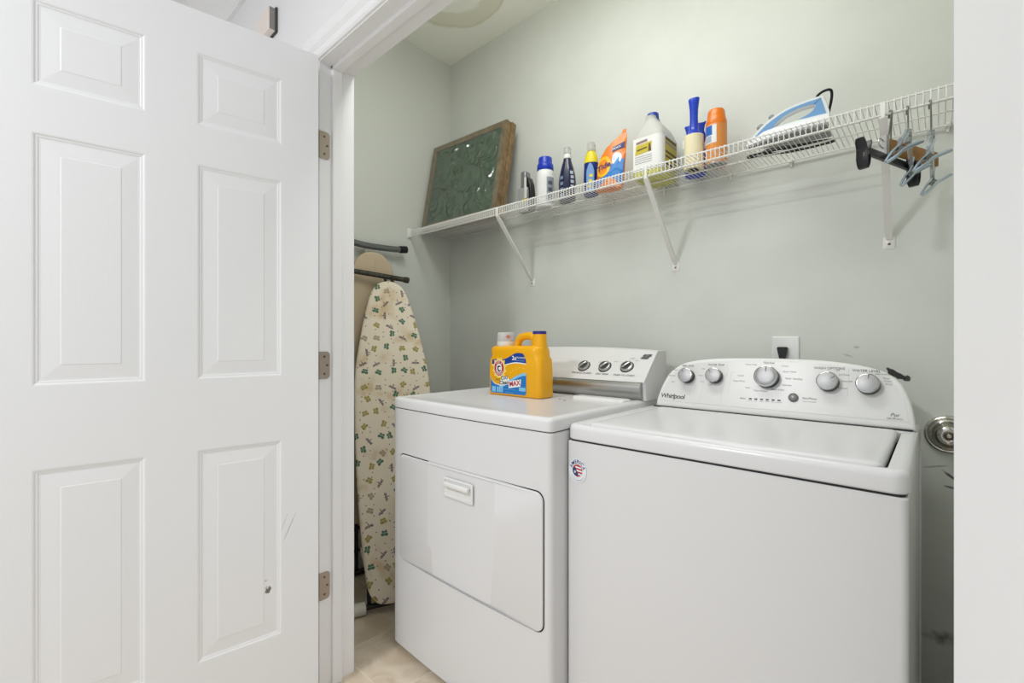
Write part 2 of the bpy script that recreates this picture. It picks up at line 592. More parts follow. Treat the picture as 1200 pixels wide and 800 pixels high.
# ------------------------------------------------------------------ doors
PAN_Y = [(0.105, 0.315), (0.424, 0.628)]
PAN_Z = [(1.712, 1.908), (1.024, 1.605), (0.255, 0.833)]
def make_door(name, W, hgt, marks):
    """leaf in local space: face plane y=0 looking towards -y ... x runs from the hinge edge; thickness to +y"""
    bm = NB()
    th = 0.035
    xs = [0]+[v for p in PAN_Y for v in p]+[W]
    zs = [0.012]+[v for p in PAN_Z[::-1] for v in p]+[hgt]
    grid = {}
    for y in (0, th):
        for i, x in enumerate(xs):
            for k, z in enumerate(zs):
                grid[y, i, k] = bm.verts.new((x, y, z))
    for y in (0, th):
        for i in range(len(xs)-1):
            for k in range(len(zs)-1):
                c = [grid[y, i, k], grid[y, i+1, k], grid[y, i+1, k+1], grid[y, i, k+1]]
                if i in (1, 3) and k in (1, 3, 5):
                    # moulded recess: steps down, then a bevel rises to the raised field
                    prev = c
                    s = 1 if y == 0 else -1
                    x0, x1, z0, z1 = xs[i], xs[i+1], zs[k], zs[k+1]
                    for d, dep in ((0.003, 0.0005), (0.006, 0.0020), (0.0095, 0.0023), (0.011, 0.0032), (0.015, 0.0035), (0.018, 0.0033), (0.047, 0.0014), (0.0485, 0.0007)):
                        nw = [bm.verts.new(q) for q in ((x0+d, y+s*dep, z0+d), (x1-d, y+s*dep, z0+d), (x1-d, y+s*dep, z1-d), (x0+d, y+s*dep, z1-d))]
                        for a in range(4):
                            b = (a+1) % 4
                            bm.faces.new((prev[a], prev[b], nw[b], nw[a]))
                        prev = nw
                    bm.faces.new(prev)
                else:
                    bm.faces.new(c)
    nx, nz_ = len(xs), len(zs)
    for i in range(nx-1):
        for k in (0, nz_-1):
            bm.faces.new((grid[0, i, k], grid[0, i+1, k], grid[th, i+1, k], grid[th, i, k]))
    for k in range(nz_-1):
        for i in (0, nx-1):
            bm.faces.new((grid[0, i, k], grid[0, i, k+1], grid[th, i, k+1], grid[th, i, k]))
    return bm

def door_mat(marks):
    m = M_door.copy()
    if not marks: return m
    g = NG(m)
    tc = g.n('ShaderNodeTexCoord'); sep = g.n('ShaderNodeSeparateXYZ'); g.l(tc.outputs['Object'], sep.inputs[0])
    nz = g.n('ShaderNodeTexNoise'); nz.inputs['Scale'].default_value = 90; g.l(tc.outputs['Object'], nz.inputs['Vector'])
    col = rgb(236, 237, 239)
    for cx, cz, rx, rz, tilt, colour, amt, nzamt in marks:
        dx = g.math('SUBTRACT', sep.outputs['X'], cx); dz = g.math('SUBTRACT', sep.outputs['Z'], cz)
        c, s = math.cos(tilt), math.sin(tilt)
        a = g.math('ADD', g.math('MULTIPLY', dx, c/rx), g.math('MULTIPLY', dz, s/rx))
        b = g.math('ADD', g.math('MULTIPLY', dx, -s/rz), g.math('MULTIPLY', dz, c/rz))
        d = g.math('SQRT', g.math('ADD', g.math('MULTIPLY', a, a), g.math('MULTIPLY', b, b)))
        e = g.math('ADD', d, g.math('MULTIPLY', g.math('SUBTRACT', nz.outputs['Fac'], 0.5), nzamt))
        col = g.mix(g.math('MULTIPLY', g.smooth(e, 0.6, 1.1, 1.0, 0.0), amt), col, colour)
    g.l(col, g.p.inputs['Base Color'])
    return m

marks1 = [(0.142, 0.395, 0.0085, 0.012, 0.1, rgb(92, 84, 74), 0.9, 2.4),
          (0.148, 0.425, 0.004, 0.003, 0, rgb(150, 146, 142), 0.7, 2.0),
          (0.084, 0.566, 0.046, 0.0012, -1.15, rgb(140, 138, 136), 0.75, 0.8),
          (0.098, 0.585, 0.030, 0.0009, -1.2, rgb(168, 166, 164), 0.6, 0.9)]
d1 = obj('door_1', make_door('door_1', 0.74, 2.02, marks1), door_mat(marks1))
d1['kind'] = 'structure'
d1.location = (-1.429, 0.663, 0)
d1['label'] = 'white six-panel door leaf swung open at the left of the closet doorway'
ang1 = math.atan2(-0.99, -0.143)
d1.rotation_euler = (0, 0, ang1)
# local y must point away from the viewer: for a leaf running towards the camera on the left that is -x
d1.scale = (1, -1, 1)
d2 = obj('door_2', make_door('door_2', 0.74, 2.02, None), door_mat(None))
d2['kind'] = 'structure'
d2.location = (0.012, 0.663, 0)
d2.rotation_euler = (0, 0, math.atan2(-0.93, 0.37))
d2['label'] = 'white door leaf cut off by the right edge of the picture'

# hinges: leaf plate on the jamb plus knuckle beside the door edge
def hinge_bm(x, z, s):
    bm = NB()
    o = []
    hw, hh, r = 0.0335, 0.0445, 0.012
    n0 = NF0-0.002
    out = [(n0, z-hh)]+[(n0+hw-r+r*math.sin(t), z-hh+r-r*math.cos(t)) for t in [PI/2*i/5 for i in range(6)]]
    out += [(n0+hw-r+r*math.cos(t), z+hh-r+r*math.sin(t)) for t in [PI/2*i/5 for i in range(6)]]+[(n0, z+hh)]
    prism(bm, out, lambda a, b, d: (x+s*d, a, b), 0.0, 0.0022)
    return bm
def hinge_set(x, s, par, kx):
    for z in (1.763, 1.049, 0.333):
        h = obj('hinge', hinge_bm(x, z, s), M_nickel, par)
        for dn, dz in ((0.013, 0.028), (0.022, 0.0), (0.013, -0.028)):
            bm = NB(); lathe(bm, [(0.0038, 0), (0.0038, 0.0006), (0.0015, 0.0008)], 10, frameM((x+s*0.0022, NF0+dn, z+dz), (0, 1, 0), (0, 0, s)))
            obj('screw', bm, M_nickel_d, h)
        bm = NB(); tube(bm, [(kx, NF0-0.012, z-0.045), (kx, NF0-0.012, z+0.045)], 0.0062, 10)
        obj('knuckle', bm, M_nickel, h, 40)
hinge_set(JL, 1, j1, JL+0.002)
hinge_set(JR, -1, j2, JR-0.002)

# ------------------------------------------------------------------ dryer (left)
DX0, DX1, DF, DB = -1.494, -0.7545, 0.977, 1.70
DXC, DHX = (DX0+DX1)/2, (DX1-DX0)/2
def bow(p):
    x, y, z = p
    t = (x-DXC)/DHX
    if y < DF+0.06:
        y -= 0.010*max(0.0, 1-t*t)
    return (x, y, z)
dry = empty('dryer', (DXC, (DF+DB)/2, 0), 'white clothes dryer with a front hamper door, left of the washing machine', 'dryer')
def slab(x0, x1, y0, y1, r, levels, sub=1, seg=6, f=lambda p: p):
    """stack of rounded-rect loops: levels = [(inset, z)]"""
    bm = NB()
    loops = []
    for ins, z in levels:
        o = rr((x0+x1)/2, (y0+y1)/2, (x1-x0)/2-ins, (y1-y0)/2-ins, max(r-ins, 0.002), seg, sub)
        loops.append([f((a, b, z)) for a, b in o])
    loft(bm, loops)
    return bm
obj('cabinet', slab(DX0, DX1, DF, DB, 0.016, [(0.004, 0.018), (0, 0.022), (0, 0.878), (0.003, 0.881)], 14, 5, bow), M_white, dry, 35)
obj('seam', slab(DX0+0.004, DX1-0.004, DF+0.004, DB-0.004, 0.014, [(0, 0.878), (0, 0.888)], 14, 5, bow), M_gap, dry)
dtop = obj('top_panel', slab(DX0-0.001, DX1+0.001, DF-0.002, DB, 0.018,
           [(0.003, 0.884), (0, 0.887), (0, 0.910), (0.0015, 0.915), (0.005, 0.9195), (0.010, 0.9215), (0.026, 0.9215), (0.030, 0.9205), (0.034, 0.9195)], 14, 6, bow), M_white, dry, 40)
for sx in (DX0+0.06, DX1-0.06):
    for sy in (DF+0.08, DB-0.06):
        bm = NB(); lathe(bm, [(0.02, 0), (0.022, 0.004), (0.02, 0.012), (0.012, 0.0185)], 14, Matrix.Translation((sx, sy, 0)))
        obj('foot', bm, M_blackrub, dry, 40)
# hamper door: dark plate painted for the gap's shade + door slab, both following the bowed front
def front_panel(x0, x1, z0, z1, r, levels, sub=14):
    bm = NB(); loops = []
    for ins, d in levels:
        o = rr((x0+x1)/2, (z0+z1)/2, (x1-x0)/2-ins, (z1-z0)/2-ins, max(r-ins, 0.002), 6, sub)
        loops.append([bow((a, DF-d, b)) for a, b in o])
    loft(bm, loops); return bm
DD = (-1.4445, -0.7795, 0.343, 0.7195)
obj('door_gap_shade', front_panel(DD[0]-0.0036, DD[1]+0.0032, DD[2]-0.0032, DD[3]+0.0034, 0.027, [(0, -0.003), (0, 0.0008)]), M_gap, dry)
ddoor = obj('door', front_panel(DD[0], DD[1], DD[2], DD[3], 0.025, [(0, -0.002), (0, 0.0035), (0.001, 0.0050), (0.003, 0.0058)]), M_white, dry, 40)
# pull: recessed plate with an upper lip
hx0, hx1, hz0, hz1 = -1.182, -1.043, 0.627, 0.690
F = DF-0.0058-0.0098
bm = NB()
loops = []
for ins, d in ((0, -0.002), (0, 0.0012), (0.002, 0.002), (0.006, 0.002), (0.0075, -0.001), (0.010, -0.0025)):
    loops.append([(a, F-d, b) for a, b in rr((hx0+hx1)/2, (hz0+hz1)/2, (hx1-hx0)/2-ins, (hz1-hz0)/2-ins, 0.006, 4)])
loft(bm, loops)
dh = obj('handle', bm, M_white2, ddoor, 40)
bm = NB(); box(bm, (hx0+0.012, F-0.013, hz1-0.028), (hx1-0.012, F+0.002, hz1-0.013), 0.004, 3); obj('grip', bm, M_white2, dh, 40)
# raised lint door on the top
bm = NB()
loft(bm, [[(a, b, z) for a, b in rr(-0.88, 1.425, 0.105-i, 0.030-i, 0.012, 4)] for i, z in ((0, 0.919), (0, 0.9245), (0.002, 0.9275), (0.005, 0.929))])
obj('lint_lid', bm, M_white2, dry, 40)
bm = NB(); box(bm, (-1.02, 1.335, 0.9185), (-0.86, 1.338, 0.9198)); obj('lint_slot', bm, M_printl, dry)
for x, y in ((-1.000, 1.345), (-0.965, 1.328)):
    bm = NB(); lathe(bm, [(0.004, 0), (0.004, 0.001), (0.0015, 0.0014)], 10, Matrix.Translation((x, y, 0.9195)))
    obj('screw', bm, M_nickel_d, dry)
# console: steel skirt below, white fascia tilting back above
CX0, CX1 = -1.492, -0.745
def extr_x(prof, x0, x1, n=10, arch=0.0, zc=1.03):
    bm = NB(); loops = []
    for i in range(n+1):
        t = i/n; x = x0+(x1-x0)*t
        k = 1-(2*t-1)**2
        loops.append([(x, y, z+(arch*k if z > zc else 0)) for y, z in prof])
    loft(bm, loops); return bm
fas = [(1.4845, 0.984), (1.487, 0.990), (1.507, 1.010), (1.530, 1.0335), (1.585, 1.0862), (1.590, 1.090), (1.600, 1.092), (1.655, 1.092), (1.66, 1.087), (1.66, 0.92), (1.50, 0.92), (1.494, 0.984)]
obj('console', extr_x(fas, CX0, CX1, 14, 0.012, 1.06), M_panelw, dry, 30)
sk = [(1.497, 0.9195), (1.491, 0.925), (1.478, 0.945), (1.474, 0.960), (1.476, 0.972), (1.484, 0.982), (1.4875, 0.984), (1.50, 0.984), (1.50, 0.9195)]
obj('console_skirt', extr_x(sk, CX0+0.01, CX1-0.012, 10), M_brush, dry, 45)
CK = .98; CL = math.sqrt(1+CK*CK)
MD = frameM((0, 1.4835, 0.985), (1, 0, 0), (0, CK/CL, 1/CL))
def dial(parent, M, x, y, r, h, rings=True, ang=0.6):
    k = obj('dial_ring', lathe(NB(), [(r*1.0, 0), (r*1.0, 0.0015), (r*0.9, 0.002), (r*0.5, 0.002)], 32, M @ Matrix.Translation((x, y, 0))), M_printd, parent, 40)
    kn = obj('dial', lathe(NB(), [(r*0.86, 0.001), (r*0.86, h*0.55), (r*0.82, h*0.75), (r*0.70, h*0.8), (r*0.62, h*0.8)], 32, M @ Matrix.Translation((x, y, 0))), M_knobrim, parent, 40)
    bm = NB(); box(bm, (-r*0.62, -r*0.17, h*0.55), (r*0.62, r*0.17, h*1.35), r*0.08, 2)
    bmesh.ops.transform(bm, matrix=M @ Matrix.Translation((x, y, 0)) @ Matrix.Rotation(ang, 4, 'Z'), verts=bm.verts)
    obj('grip', bm, M_steel, kn, 40)
    bm = NB(); lathe(bm, [(r*0.66, h*0.8), (r*0.66, h*0.82), (r*0.2, h*0.83)], 24, M @ Matrix.Translation((x, y, 0)))
    obj('dial_face', bm, M_printd, kn)
for (x, y), words, tx in zip(((-1.0173, 0.062), (-0.9248, 0.063), (-0.8341, 0.0665)), ('WRINKLE GUARD', 'DRY TEMP', 'PUSH TO START'), ((-1.0135, 0.0268), (-0.9222, 0.026), (-0.8303, 0.0257))):
    dial(dry, MD, x, y, 0.0265, 0.014, ang=0.9)
    text(words, 0.0115, M_printd, dry, MD, (tx[0], tx[1], ), f=lambda p: Vector((p.x, p.y, 0.0022)))
for (x, y), wds in zip(((-0.985, 0.096), (-0.952, 0.085), (-0.918, 0.106), (-0.888, 0.090), (-0.826, 0.108), (-0.806, 0.097)), ('OFF', 'LOW', 'MEDIUM', 'HIGH', 'START', 'ON')):
    text(wds, 0.007, M_print, dry, MD, (x, y), f=lambda p: Vector((p.x, p.y, 0.0022)))
for k, (w0, tx, y) in enumerate(((0.030, 'KEN', 0.1255), (0.027, 'MORE', 0.1135))):
    x0 = -0.792+0.003*(1-k)*1.5
    flat('badge', [(x0-0.004, y-0.0048), (x0+w0-0.004, y-0.0048), (x0+w0, y+0.0048), (x0, y+0.0048)], M_printd if k == 0 else M_black, dry, MD, 0.0022)
    text(tx, 0.0085, M_printl, dry, MD, (x0+w0/2-0.002, y), f=lambda p: Vector((p.x, p.y, 0.0026)))

# ------------------------------------------------------------------ washer (right)
WX0, WX1, WF, WB = -0.7518, -0.034, 1.041, 1.70
was = empty('washing_machine', ((WX0+WX1)/2, (WF+WB)/2, 0), 'white top-load washing machine with five silver dials, right of the dryer', 'washer')
obj('cabinet', slab(WX0+0.0006, WX1-0.0025, WF+0.001, WB, 0.012, [(0.003, 0.025), (0, 0.028), (0, 0.853), (0.003, 0.856)], 2, 5), M_white, was, 35)
obj('seam', slab(WX0+0.007, WX1-0.007, WF+0.006, WB-0.004, 0.012, [(0, 0.853), (0, 0.864)], 1, 5), M_gap, was)
for sx in (WX0+0.06, WX1-0.06):
    for sy in (WF+0.08, WB-0.06):
        bm = NB(); lathe(bm, [(0.02, 0), (0.022, 0.006), (0.02, 0.016), (0.012, 0.026)], 14, Matrix.Translation((sx, sy, 0)))
        obj('foot', bm, M_blackrub, was, 40)
# deck with a well for the lid
LX0, LX1, LY0, LY1 = -0.697, -0.073, 1.062, 1.505
bm = NB(); loops = []
cx, cy, hx, hy = (WX0+WX1)/2, (WF+WB)/2, (WX1-WX0)/2, (WB-WF)/2
for ins, z in ((0.003, 0.861), (0, 0.864), (0, 0.888), (0.0015, 0.895), (0.006, 0.9005), (0.012, 0.902)):
    loops.append([(a, b, z) for a, b in rr(cx, cy, hx-ins, hy-ins, 0.026-ins, 7)])
lcx, lcy, lhx, lhy = (LX0+LX1)/2, (LY0+LY1)/2, (LX1-LX0)/2+0.0035, (LY1-LY0)/2+0.004
lcx += 0.0030
for ins, z in ((-0.004, 0.902), (0, 0.9), (0, 0.872)):
    loops.append([(a, b, z) for a, b in rr(lcx, lcy, lhx-ins, lhy-ins, 0.018, 7)])
loft(bm, loops); obj('deck', bm, M_white, was, 40)
bm = NB(); loft(bm, [[(a, b, z) for a, b in rr(lcx, lcy, lhx-0.001, lhy-0.001, 0.016, 5)] for z in (0.8725, 0.874)]); obj('lid_gap', bm, M_gap, was)
bm = NB(); loops = []
for ins, z in ((0.002, 0.885), (0, 0.888), (0, 0.8995), (0.002, 0.9035), (0.007, 0.9065), (0.018, 0.9075), (0.05, 0.9078)):
    loops.append([(a, b, z) for a, b in rr((LX0+LX1)/2, (LY0+LY1)/2, (LX1-LX0)/2-ins, (LY1-LY0)/2-ins, 0.018-min(ins, 0.01), 7)])
loft(bm, loops); obj('lid', bm, M_white, was, 40)
# side panel rib on the right flank
bm = NB(); box(bm, (WX1-0.004, WB-0.07, 0.05), (WX1+0.001, WB-0.05, 0.84), 0.0015, 2); obj('side_rib', bm, M_white, was, 40)

# console: arch-shaped fascia leaning back
WK = .30; WL = math.sqrt(1+WK*WK)
MW = frameM((0, 1.522, 0.905), (1, 0, 0), (0, WK/WL, 1/WL))        # print plane: x, s, out of the face is -n side
def MWp(a, b, d):       # d = depth behind the face
    return MW @ Vector((a, b, -d))
arch = [(-0.7195, 0.022), (-0.7165, 0.038), (-0.7065, 0.075), (-0.686, 0.118), (-0.653, 0.1475), (-0.616, 0.162), (-0.560, 0.1715), (-0.480, 0.1768), (-0.371, 0.1788),
        (-0.300, 0.1780), (-0.244, 0.1758), (-0.194, 0.1705), (-0.147, 0.1625), (-0.116, 0.1535), (-0.0925, 0.1415), (-0.070, 0.119), (-0.055, 0.086), (-0.0460, 0.052), (-0.0415, 0.022)]
cu = [(p.x, p.y) for p in catmull([(a, b, 0) for a, b in arch], 5)]
outl = [(-0.0395, 0.0), (-0.041+0.0005, 0.012)][:1]+cu[::-1]+[(-0.7205, 0.0)]
outl = outl[::-1]
bm = NB()
loops = []
for ins, d in ((0.012, -0.0012), (0.006, 0.0), (0.0022, 0.0018), (0.0004, 0.005), (0, 0.010), (0, 0.075)):
    loops.append([MWp(a, b, d) for a, b in inset(outl, ins)])
loft(bm, loops)
obj('console', bm, M_white2, was, 40)
face = inset(outl, 0.0125)
face = [(a, max(b, 0.020)) for a, b in face]
flat('fascia', face, M_panelw, was, MW, 0.0022, thick=0.002)
bm = NB(); box(bm, (-0.727, 1.519, 0.9015), (-0.046, 1.53, 0.9055)); obj('console_gap', bm, M_gap, was)
# dials: dark skirt, chrome rim, silver face with a pointer
def wdial(x, s, r, ang):
    h = 0.025
    x -= x*0.0172; s -= 0.006
    Mx = MW @ Matrix.Translation((x, s, 0.0022))
    k = obj('dial', lathe(NB(), [(r*1.0, 0), (r*1.0, h*0.92)], 36, Mx), M_black, was, 40)
    obj('dial_rim', lathe(NB(), [(r*0.985, h*0.90), (r*1.0, h*0.925), (r*1.0, h*0.99), (r*0.96, h*1.03), (r*0.88, h*1.05)], 36, Mx), M_knobrim, k, 50)
    obj('dial_face', lathe(NB(), [(r*0.89, h*1.02), (r*0.86, h*1.06), (r*0.6, h*1.10), (r*0.3, h*1.125), (r*0.03, h*1.13)], 36, Mx), M_knob, k, 40)
    bm = NB(); box(bm, (r*0.10, -r*0.05, h*1.03), (r*0.86, r*0.05, h*1.118), 0.0004, 1)
    bmesh.ops.rotate(bm, verts=bm.verts, cent=(0, 0, 0), matrix=Matrix.Rotation(ang, 3, 'Z'))
    bmesh.ops.transform(bm, matrix=Mx, verts=bm.verts)
    obj('pointer', bm, M_print, k)
for x, s, r, a in ((-0.631, 0.1135, 0.0238, 2.2), (-0.5405, 0.118, 0.0238, 2.3), (-0.3855, 0.122, 0.0325, 1.57), (-0.2295, 0.1165, 0.0258, 0.65), (-0.139, 0.115, 0.0262, 1.45)):
    wdial(x, s, r, a)
bm = NB(); lathe(bm, [(0.0128, 0), (0.0128, 0.003), (0.0115, 0.0042), (0.0105, 0.0036)], 24, MW @ Matrix.Translation((-0.3078, 0.0609, 0.0022)))
sb = obj('start_button', bm, M_print, was, 40)
bm = NB(); lathe(bm, [(0.0105, 0.003), (0.0095, 0.0052), (0.004, 0.0062), (0.0005, 0.0064)], 24, MW @ Matrix.Translation((-0.3078, 0.0609, 0.0022)))
obj('button_cap', bm, mat('button_grey', rgb(120, 120, 120), 0.3, metal=0.5), sb, 40)
PR = lambda p: Vector((p.x, p.y, 0.0026))
for i in range(6):
    x = -0.4215+(0.0155)*i; s = 0.0482+0.0003*i
    flat('indicator', rr(x, s, 0.0042, 0.0021, 0.001, 2), M_black, was, MW, 0.0027)
WT = [('SOIL LEVEL', 0.0085, -0.6225, 0.1440, 1), ('WATER TEMP', 0.0085, -0.532, 0.1505, 1), ('Normal', 0.0095, -0.378, 0.1625, 1),
      ('WASH OPTIONS', 0.0098, -0.2252, 0.1512, 1), ('WATER LEVEL', 0.0098, -0.142, 0.1475, 1),
      ('Heavy', 0.0065, -0.664, 0.1285, 0), ('Normal', 0.0065, -0.673, 0.108, 0), ('Light', 0.0065, -0.668, 0.087, 0),
      ('Hot', 0.0065, -0.571, 0.136, 0), ('Warm', 0.0065, -0.577, 0.113, 0), ('Cool', 0.0065, -0.571, 0.093, 0), ('Cold', 0.0065, -0.545, 0.084, 0),
      ('Heavy Duty', 0.0068, -0.4275, 0.1555, 0), ('Colors', 0.0068, -0.335, 0.154, 0), ('Quick Wash', 0.0068, -0.322, 0.137, 0), ('Bulky / Bedding', 0.0068, -0.310, 0.1165, 0),
      ('Delicates', 0.0068, -0.327, 0.0965, 0), ('Rinse & Spin', 0.0068, -0.349, 0.0815, 0), ('Soak', 0.0068, -0.432, 0.082, 0), ('Casual', 0.0068, -0.455, 0.119, 0), ('Deep Water', 0.0068, -0.458, 0.1015, 0),
      ('Clean Washer', 0.0068, -0.395, 0.0745, 0), ('status', 0.0075, -0.443, 0.0482, 1), ('Start/Pause', 0.0078, -0.268, 0.0615, 1), ('hold 3 seconds', 0.0052, -0.268, 0.0525, 0),
      ('2nd Rinse', 0.0062, -0.1905, 0.1345, 0), ('Fabric Soft', 0.0062, -0.184, 0.1165, 0), ('Presoak', 0.0062, -0.192, 0.0965, 0), ('Off', 0.0062, -0.205, 0.146, 0),
      ('auto sensing', 0.0062, -0.108, 0.1405, 1), ('Deep', 0.0062, -0.0995, 0.1295, 0), ('Water', 0.0062, -0.0965, 0.1215, 0), ('Wash', 0.0062, -0.0945, 0.1135, 0),
      ('Sense', 0.0048, -0.4215, 0.0425, 0), ('Fill', 0.0048, -0.406, 0.0428, 0), ('Wash', 0.0048, -0.3905, 0.0431, 0), ('Rinse', 0.0048, -0.375, 0.0434, 0), ('Spin', 0.0048, -0.3595, 0.0437, 0), ('Lid Lock', 0.0048, -0.344, 0.044, 0),
      ('Pur', 0.013, -0.0815, 0.0345, 1), ('high efficiency', 0.0056, -0.0815, 0.0255, 1)]
for body, sz, x, s, dk in WT:
    text(body, sz, M_printd if dk else M_print, was, MW, (x, s), f=PR, shear=0.25 if body == 'Pur' else 0)
text('Whirlpool', 0.0215, M_printd, was, MW, (-0.664, 0.0365), f=PR, shear=0.15, spacing=0.92, bold=0.0003)
sw = [(p.x, p.y) for p in catmull([(0.014*math.cos(t)-0.659, 0.0058*math.sin(t)+0.0355, 0) for t in [0.5+i*0.75 for i in range(8)]], 3)]
bm = NB(); tube(bm, [MW @ Vector((a, b, 0.0026)) for a, b in sw], 0.00045, 5); obj('logo_swoosh', bm, M_print, was)
for ln in ([(-0.482, 0.129), (-0.470, 0.1295)], [(-0.482, 0.129), (-0.4875, 0.052)], [(-0.497, 0.160), (-0.494, 0.13), (-0.506, 0.075), (-0.508, 0.024)], [(-0.566, 0.090), (-0.573, 0.03)], [(-0.180, 0.15), (-0.181, 0.075)]):
    bm = NB(); tube(bm, [MW @ Vector((a, b, 0.0021)) for a, b in ln], 0.0004, 4); obj('printed_line', bm, M_printl, was)
# round sticker on the front
MS = frameM((-0.7143, WF+0.0004, 0.7795), (1, 0, 0), (0, 0, 1))
stk = flat('sticker', circ(0, 0, 0.0285, 0.0325, 40), mat('sticker_white', rgb(232, 235, 240), 0.3), was, MS, 0.0012, thick=0.0006)
navy = mat('sticker_navy', rgb(40, 66, 120), 0.4); red_ = mat('sticker_red', rgb(186, 52, 56), 0.4); whi = mat('sticker_white_2', rgb(238, 238, 238), 0.4)
def on_arc(r):
    def f(p):
        a = PI/2-p.x/r
        rad = r+p.y
        return Vector((rad*math.cos(a), rad*1.12*math.sin(a), 0.0019))
    return f
text('AMERICA', 0.0125, navy, stk, MS, f=on_arc(0.0212), bold=0.0002, spacing=1.15)
text('PROUDLY ASSEMBLED IN', 0.0042, mat('sticker_blue', rgb(120, 140, 180), 0.4), stk, MS, f=lambda p: Vector((0.0245*math.cos(-PI/2+p.x/0.0245), 0.0265*math.sin(-PI/2+p.x/0.0245)+p.y, 0.0019)))
flat('emblem', circ(0, 0.0, 0.0155, 0.0165), red_, stk, MS, 0.0019)
for k, y in enumerate((0.0095, 0.001, -0.0075)):
    w = math.sqrt(max(0, 1-(y/0.0165)**2))*0.0155
    flat('emblem_stripe', [(0.0-w*0.5, y-0.0022), (w*0.97, y-0.0042), (w*0.97, y-0.0002), (-w*0.5, y+0.0022)], whi, stk, MS, 0.0021)
flat('emblem_field', [(-0.0155, 0.004), (-0.008, 0.009), (-0.003, 0.001), (0.003, -0.009), (-0.001, -0.0162), (-0.009, -0.013), (-0.0145, -0.006)], navy, stk, MS, 0.0023)
flat('emblem_star', [(-0.0075+0.004*(1 if i % 2 == 0 else 0.42)*math.cos(PI/2+i*PI/5), -0.004+0.0045*(1 if i % 2 == 0 else 0.42)*math.sin(PI/2+i*PI/5)) for i in range(10)], whi, stk, MS, 0.0026)

# ------------------------------------------------------------------ outlet with black plug behind the washer
ol = empty('wall_outlet', (-0.377, NBK, 1.05), 'white wall outlet plate above the washing machine with a black plug in it', 'outlet')
bm = NB(); loft(bm, [[(a, NBK-d, b) for a, b in rr(-0.377, 1.078, 0.0405-i, 0.065-i, 0.004, 3)] for i, d in ((0, 0), (0, 0.004), (0.0015, 0.006), (0.003, 0.0065))])
obj('cover_plate', bm, M_white2, ol, 40)
pg = empty('power_plug', (-0.383, NBK-0.0065, 1.085), 'black power plug pushed into the white outlet behind the washer', 'plug')
bm = NB()
o0 = [(-0.021, 0.018), (-0.017, 0.022), (0.017, 0.022), (0.021, 0.018), (0.012, -0.02), (0.009, -0.035), (-0.009, -0.035), (-0.012, -0.02)]
prism(bm, o0, lambda a, b, d: (-0.383+a*0.72, NBK-0.0065-d, 1.088+b*0.9), 0.0, 0.020, 0.002)
obj('plug_body', bm, M_black, pg, 40)
bm = NB(); tube(bm, catmull([(-0.381, NBK-0.0185, 1.06), (-0.381, NBK-0.020, 1.02), (-0.375, NBK-0.022, 0.95), (-0.36, NBK-0.025, 0.80), (-0.36, NBK-0.03, 0.5)], 5), 0.0045, 8)
obj('cord', bm, M_black, pg, 40)

# ------------------------------------------------------------------ round chrome fitting on the wall
kb = empty('round_wall_fitting', (0.022, NBK, 0.868), 'round chrome fitting with a keyhole centre on the wall right of the washer', 'knob')
MK = frameM((0.022, NBK, 0.868), (1, 0, 0), (0, 0, 1))
obj('rosette', lathe(NB(), [(0.053, 0), (0.053, 0.004), (0.051, 0.008), (0.047, 0.010), (0.044, 0.009), (0.042, 0.0075), (0.040, 0.009), (0.037, 0.010), (0.030, 0.006), (0.02, 0.004)], 48, MK), M_chrome, kb, 40)
kn = obj('knob', lathe(NB(), [(0.018, 0.004), (0.019, 0.012), (0.0245, 0.018), (0.0265, 0.024), (0.025, 0.030), (0.019, 0.033), (0.013, 0.0325), (0.0115, 0.031)], 40, MK), M_chrome, kb, 40)
obj('lock_ring', lathe(NB(), [(0.0115, 0.030), (0.0105, 0.0325), (0.0085, 0.033), (0.0075, 0.0315)], 24, MK), M_nickel_d, kn, 40)
obj('lock_button', lathe(NB(), [(0.0055, 0.030), (0.0055, 0.0335), (0.004, 0.0345), (0.0015, 0.034)], 20, MK), M_chrome, kn, 40)

# ------------------------------------------------------------------ wire shelf
SN, SZ, SZL = 1.485, 1.7275, 1.6915
shelf = empty('wire_shelf', (-1.0, NBK, SZ), 'long white wire shelf on diagonal braces along the back wall', 'shelf')
WR = 0.00135
bm = NB(); tube(bm, [(0, NBK-0.008, SZ), (0, SN+0.006, SZ), (0, SN+0.0015, SZ-0.0015), (0, SN, SZ-0.006), (0, SN, SZL)], WR, 5)
w0 = obj('deck_wire', bm, M_wire, shelf, 60)
STEP = 0.0134
xx = XL+0.012
w0.location.x = xx
n_w = int((XR-0.01-xx)/STEP)
for i in range(1, n_w+1):
    c = w0.copy(); COL.objects.link(c); c.location.x = xx+STEP*i
def rod(n, z, r=0.0024):
    bm = NB(); tube(bm, [(XL+0.004, n, z), (XR-0.004, n, z)], r, 8)
    return obj('long_rod', bm, M_wire, shelf, 60)
rod(SN+0.0034, SZ-0.0045); rod(SN+0.0032, SZL+0.0015, 0.0026); rod(1.575, SZ-0.0037); rod(1.655, SZ-0.0037); rod(NBK-0.010, SZ-0.0037, 0.0028)
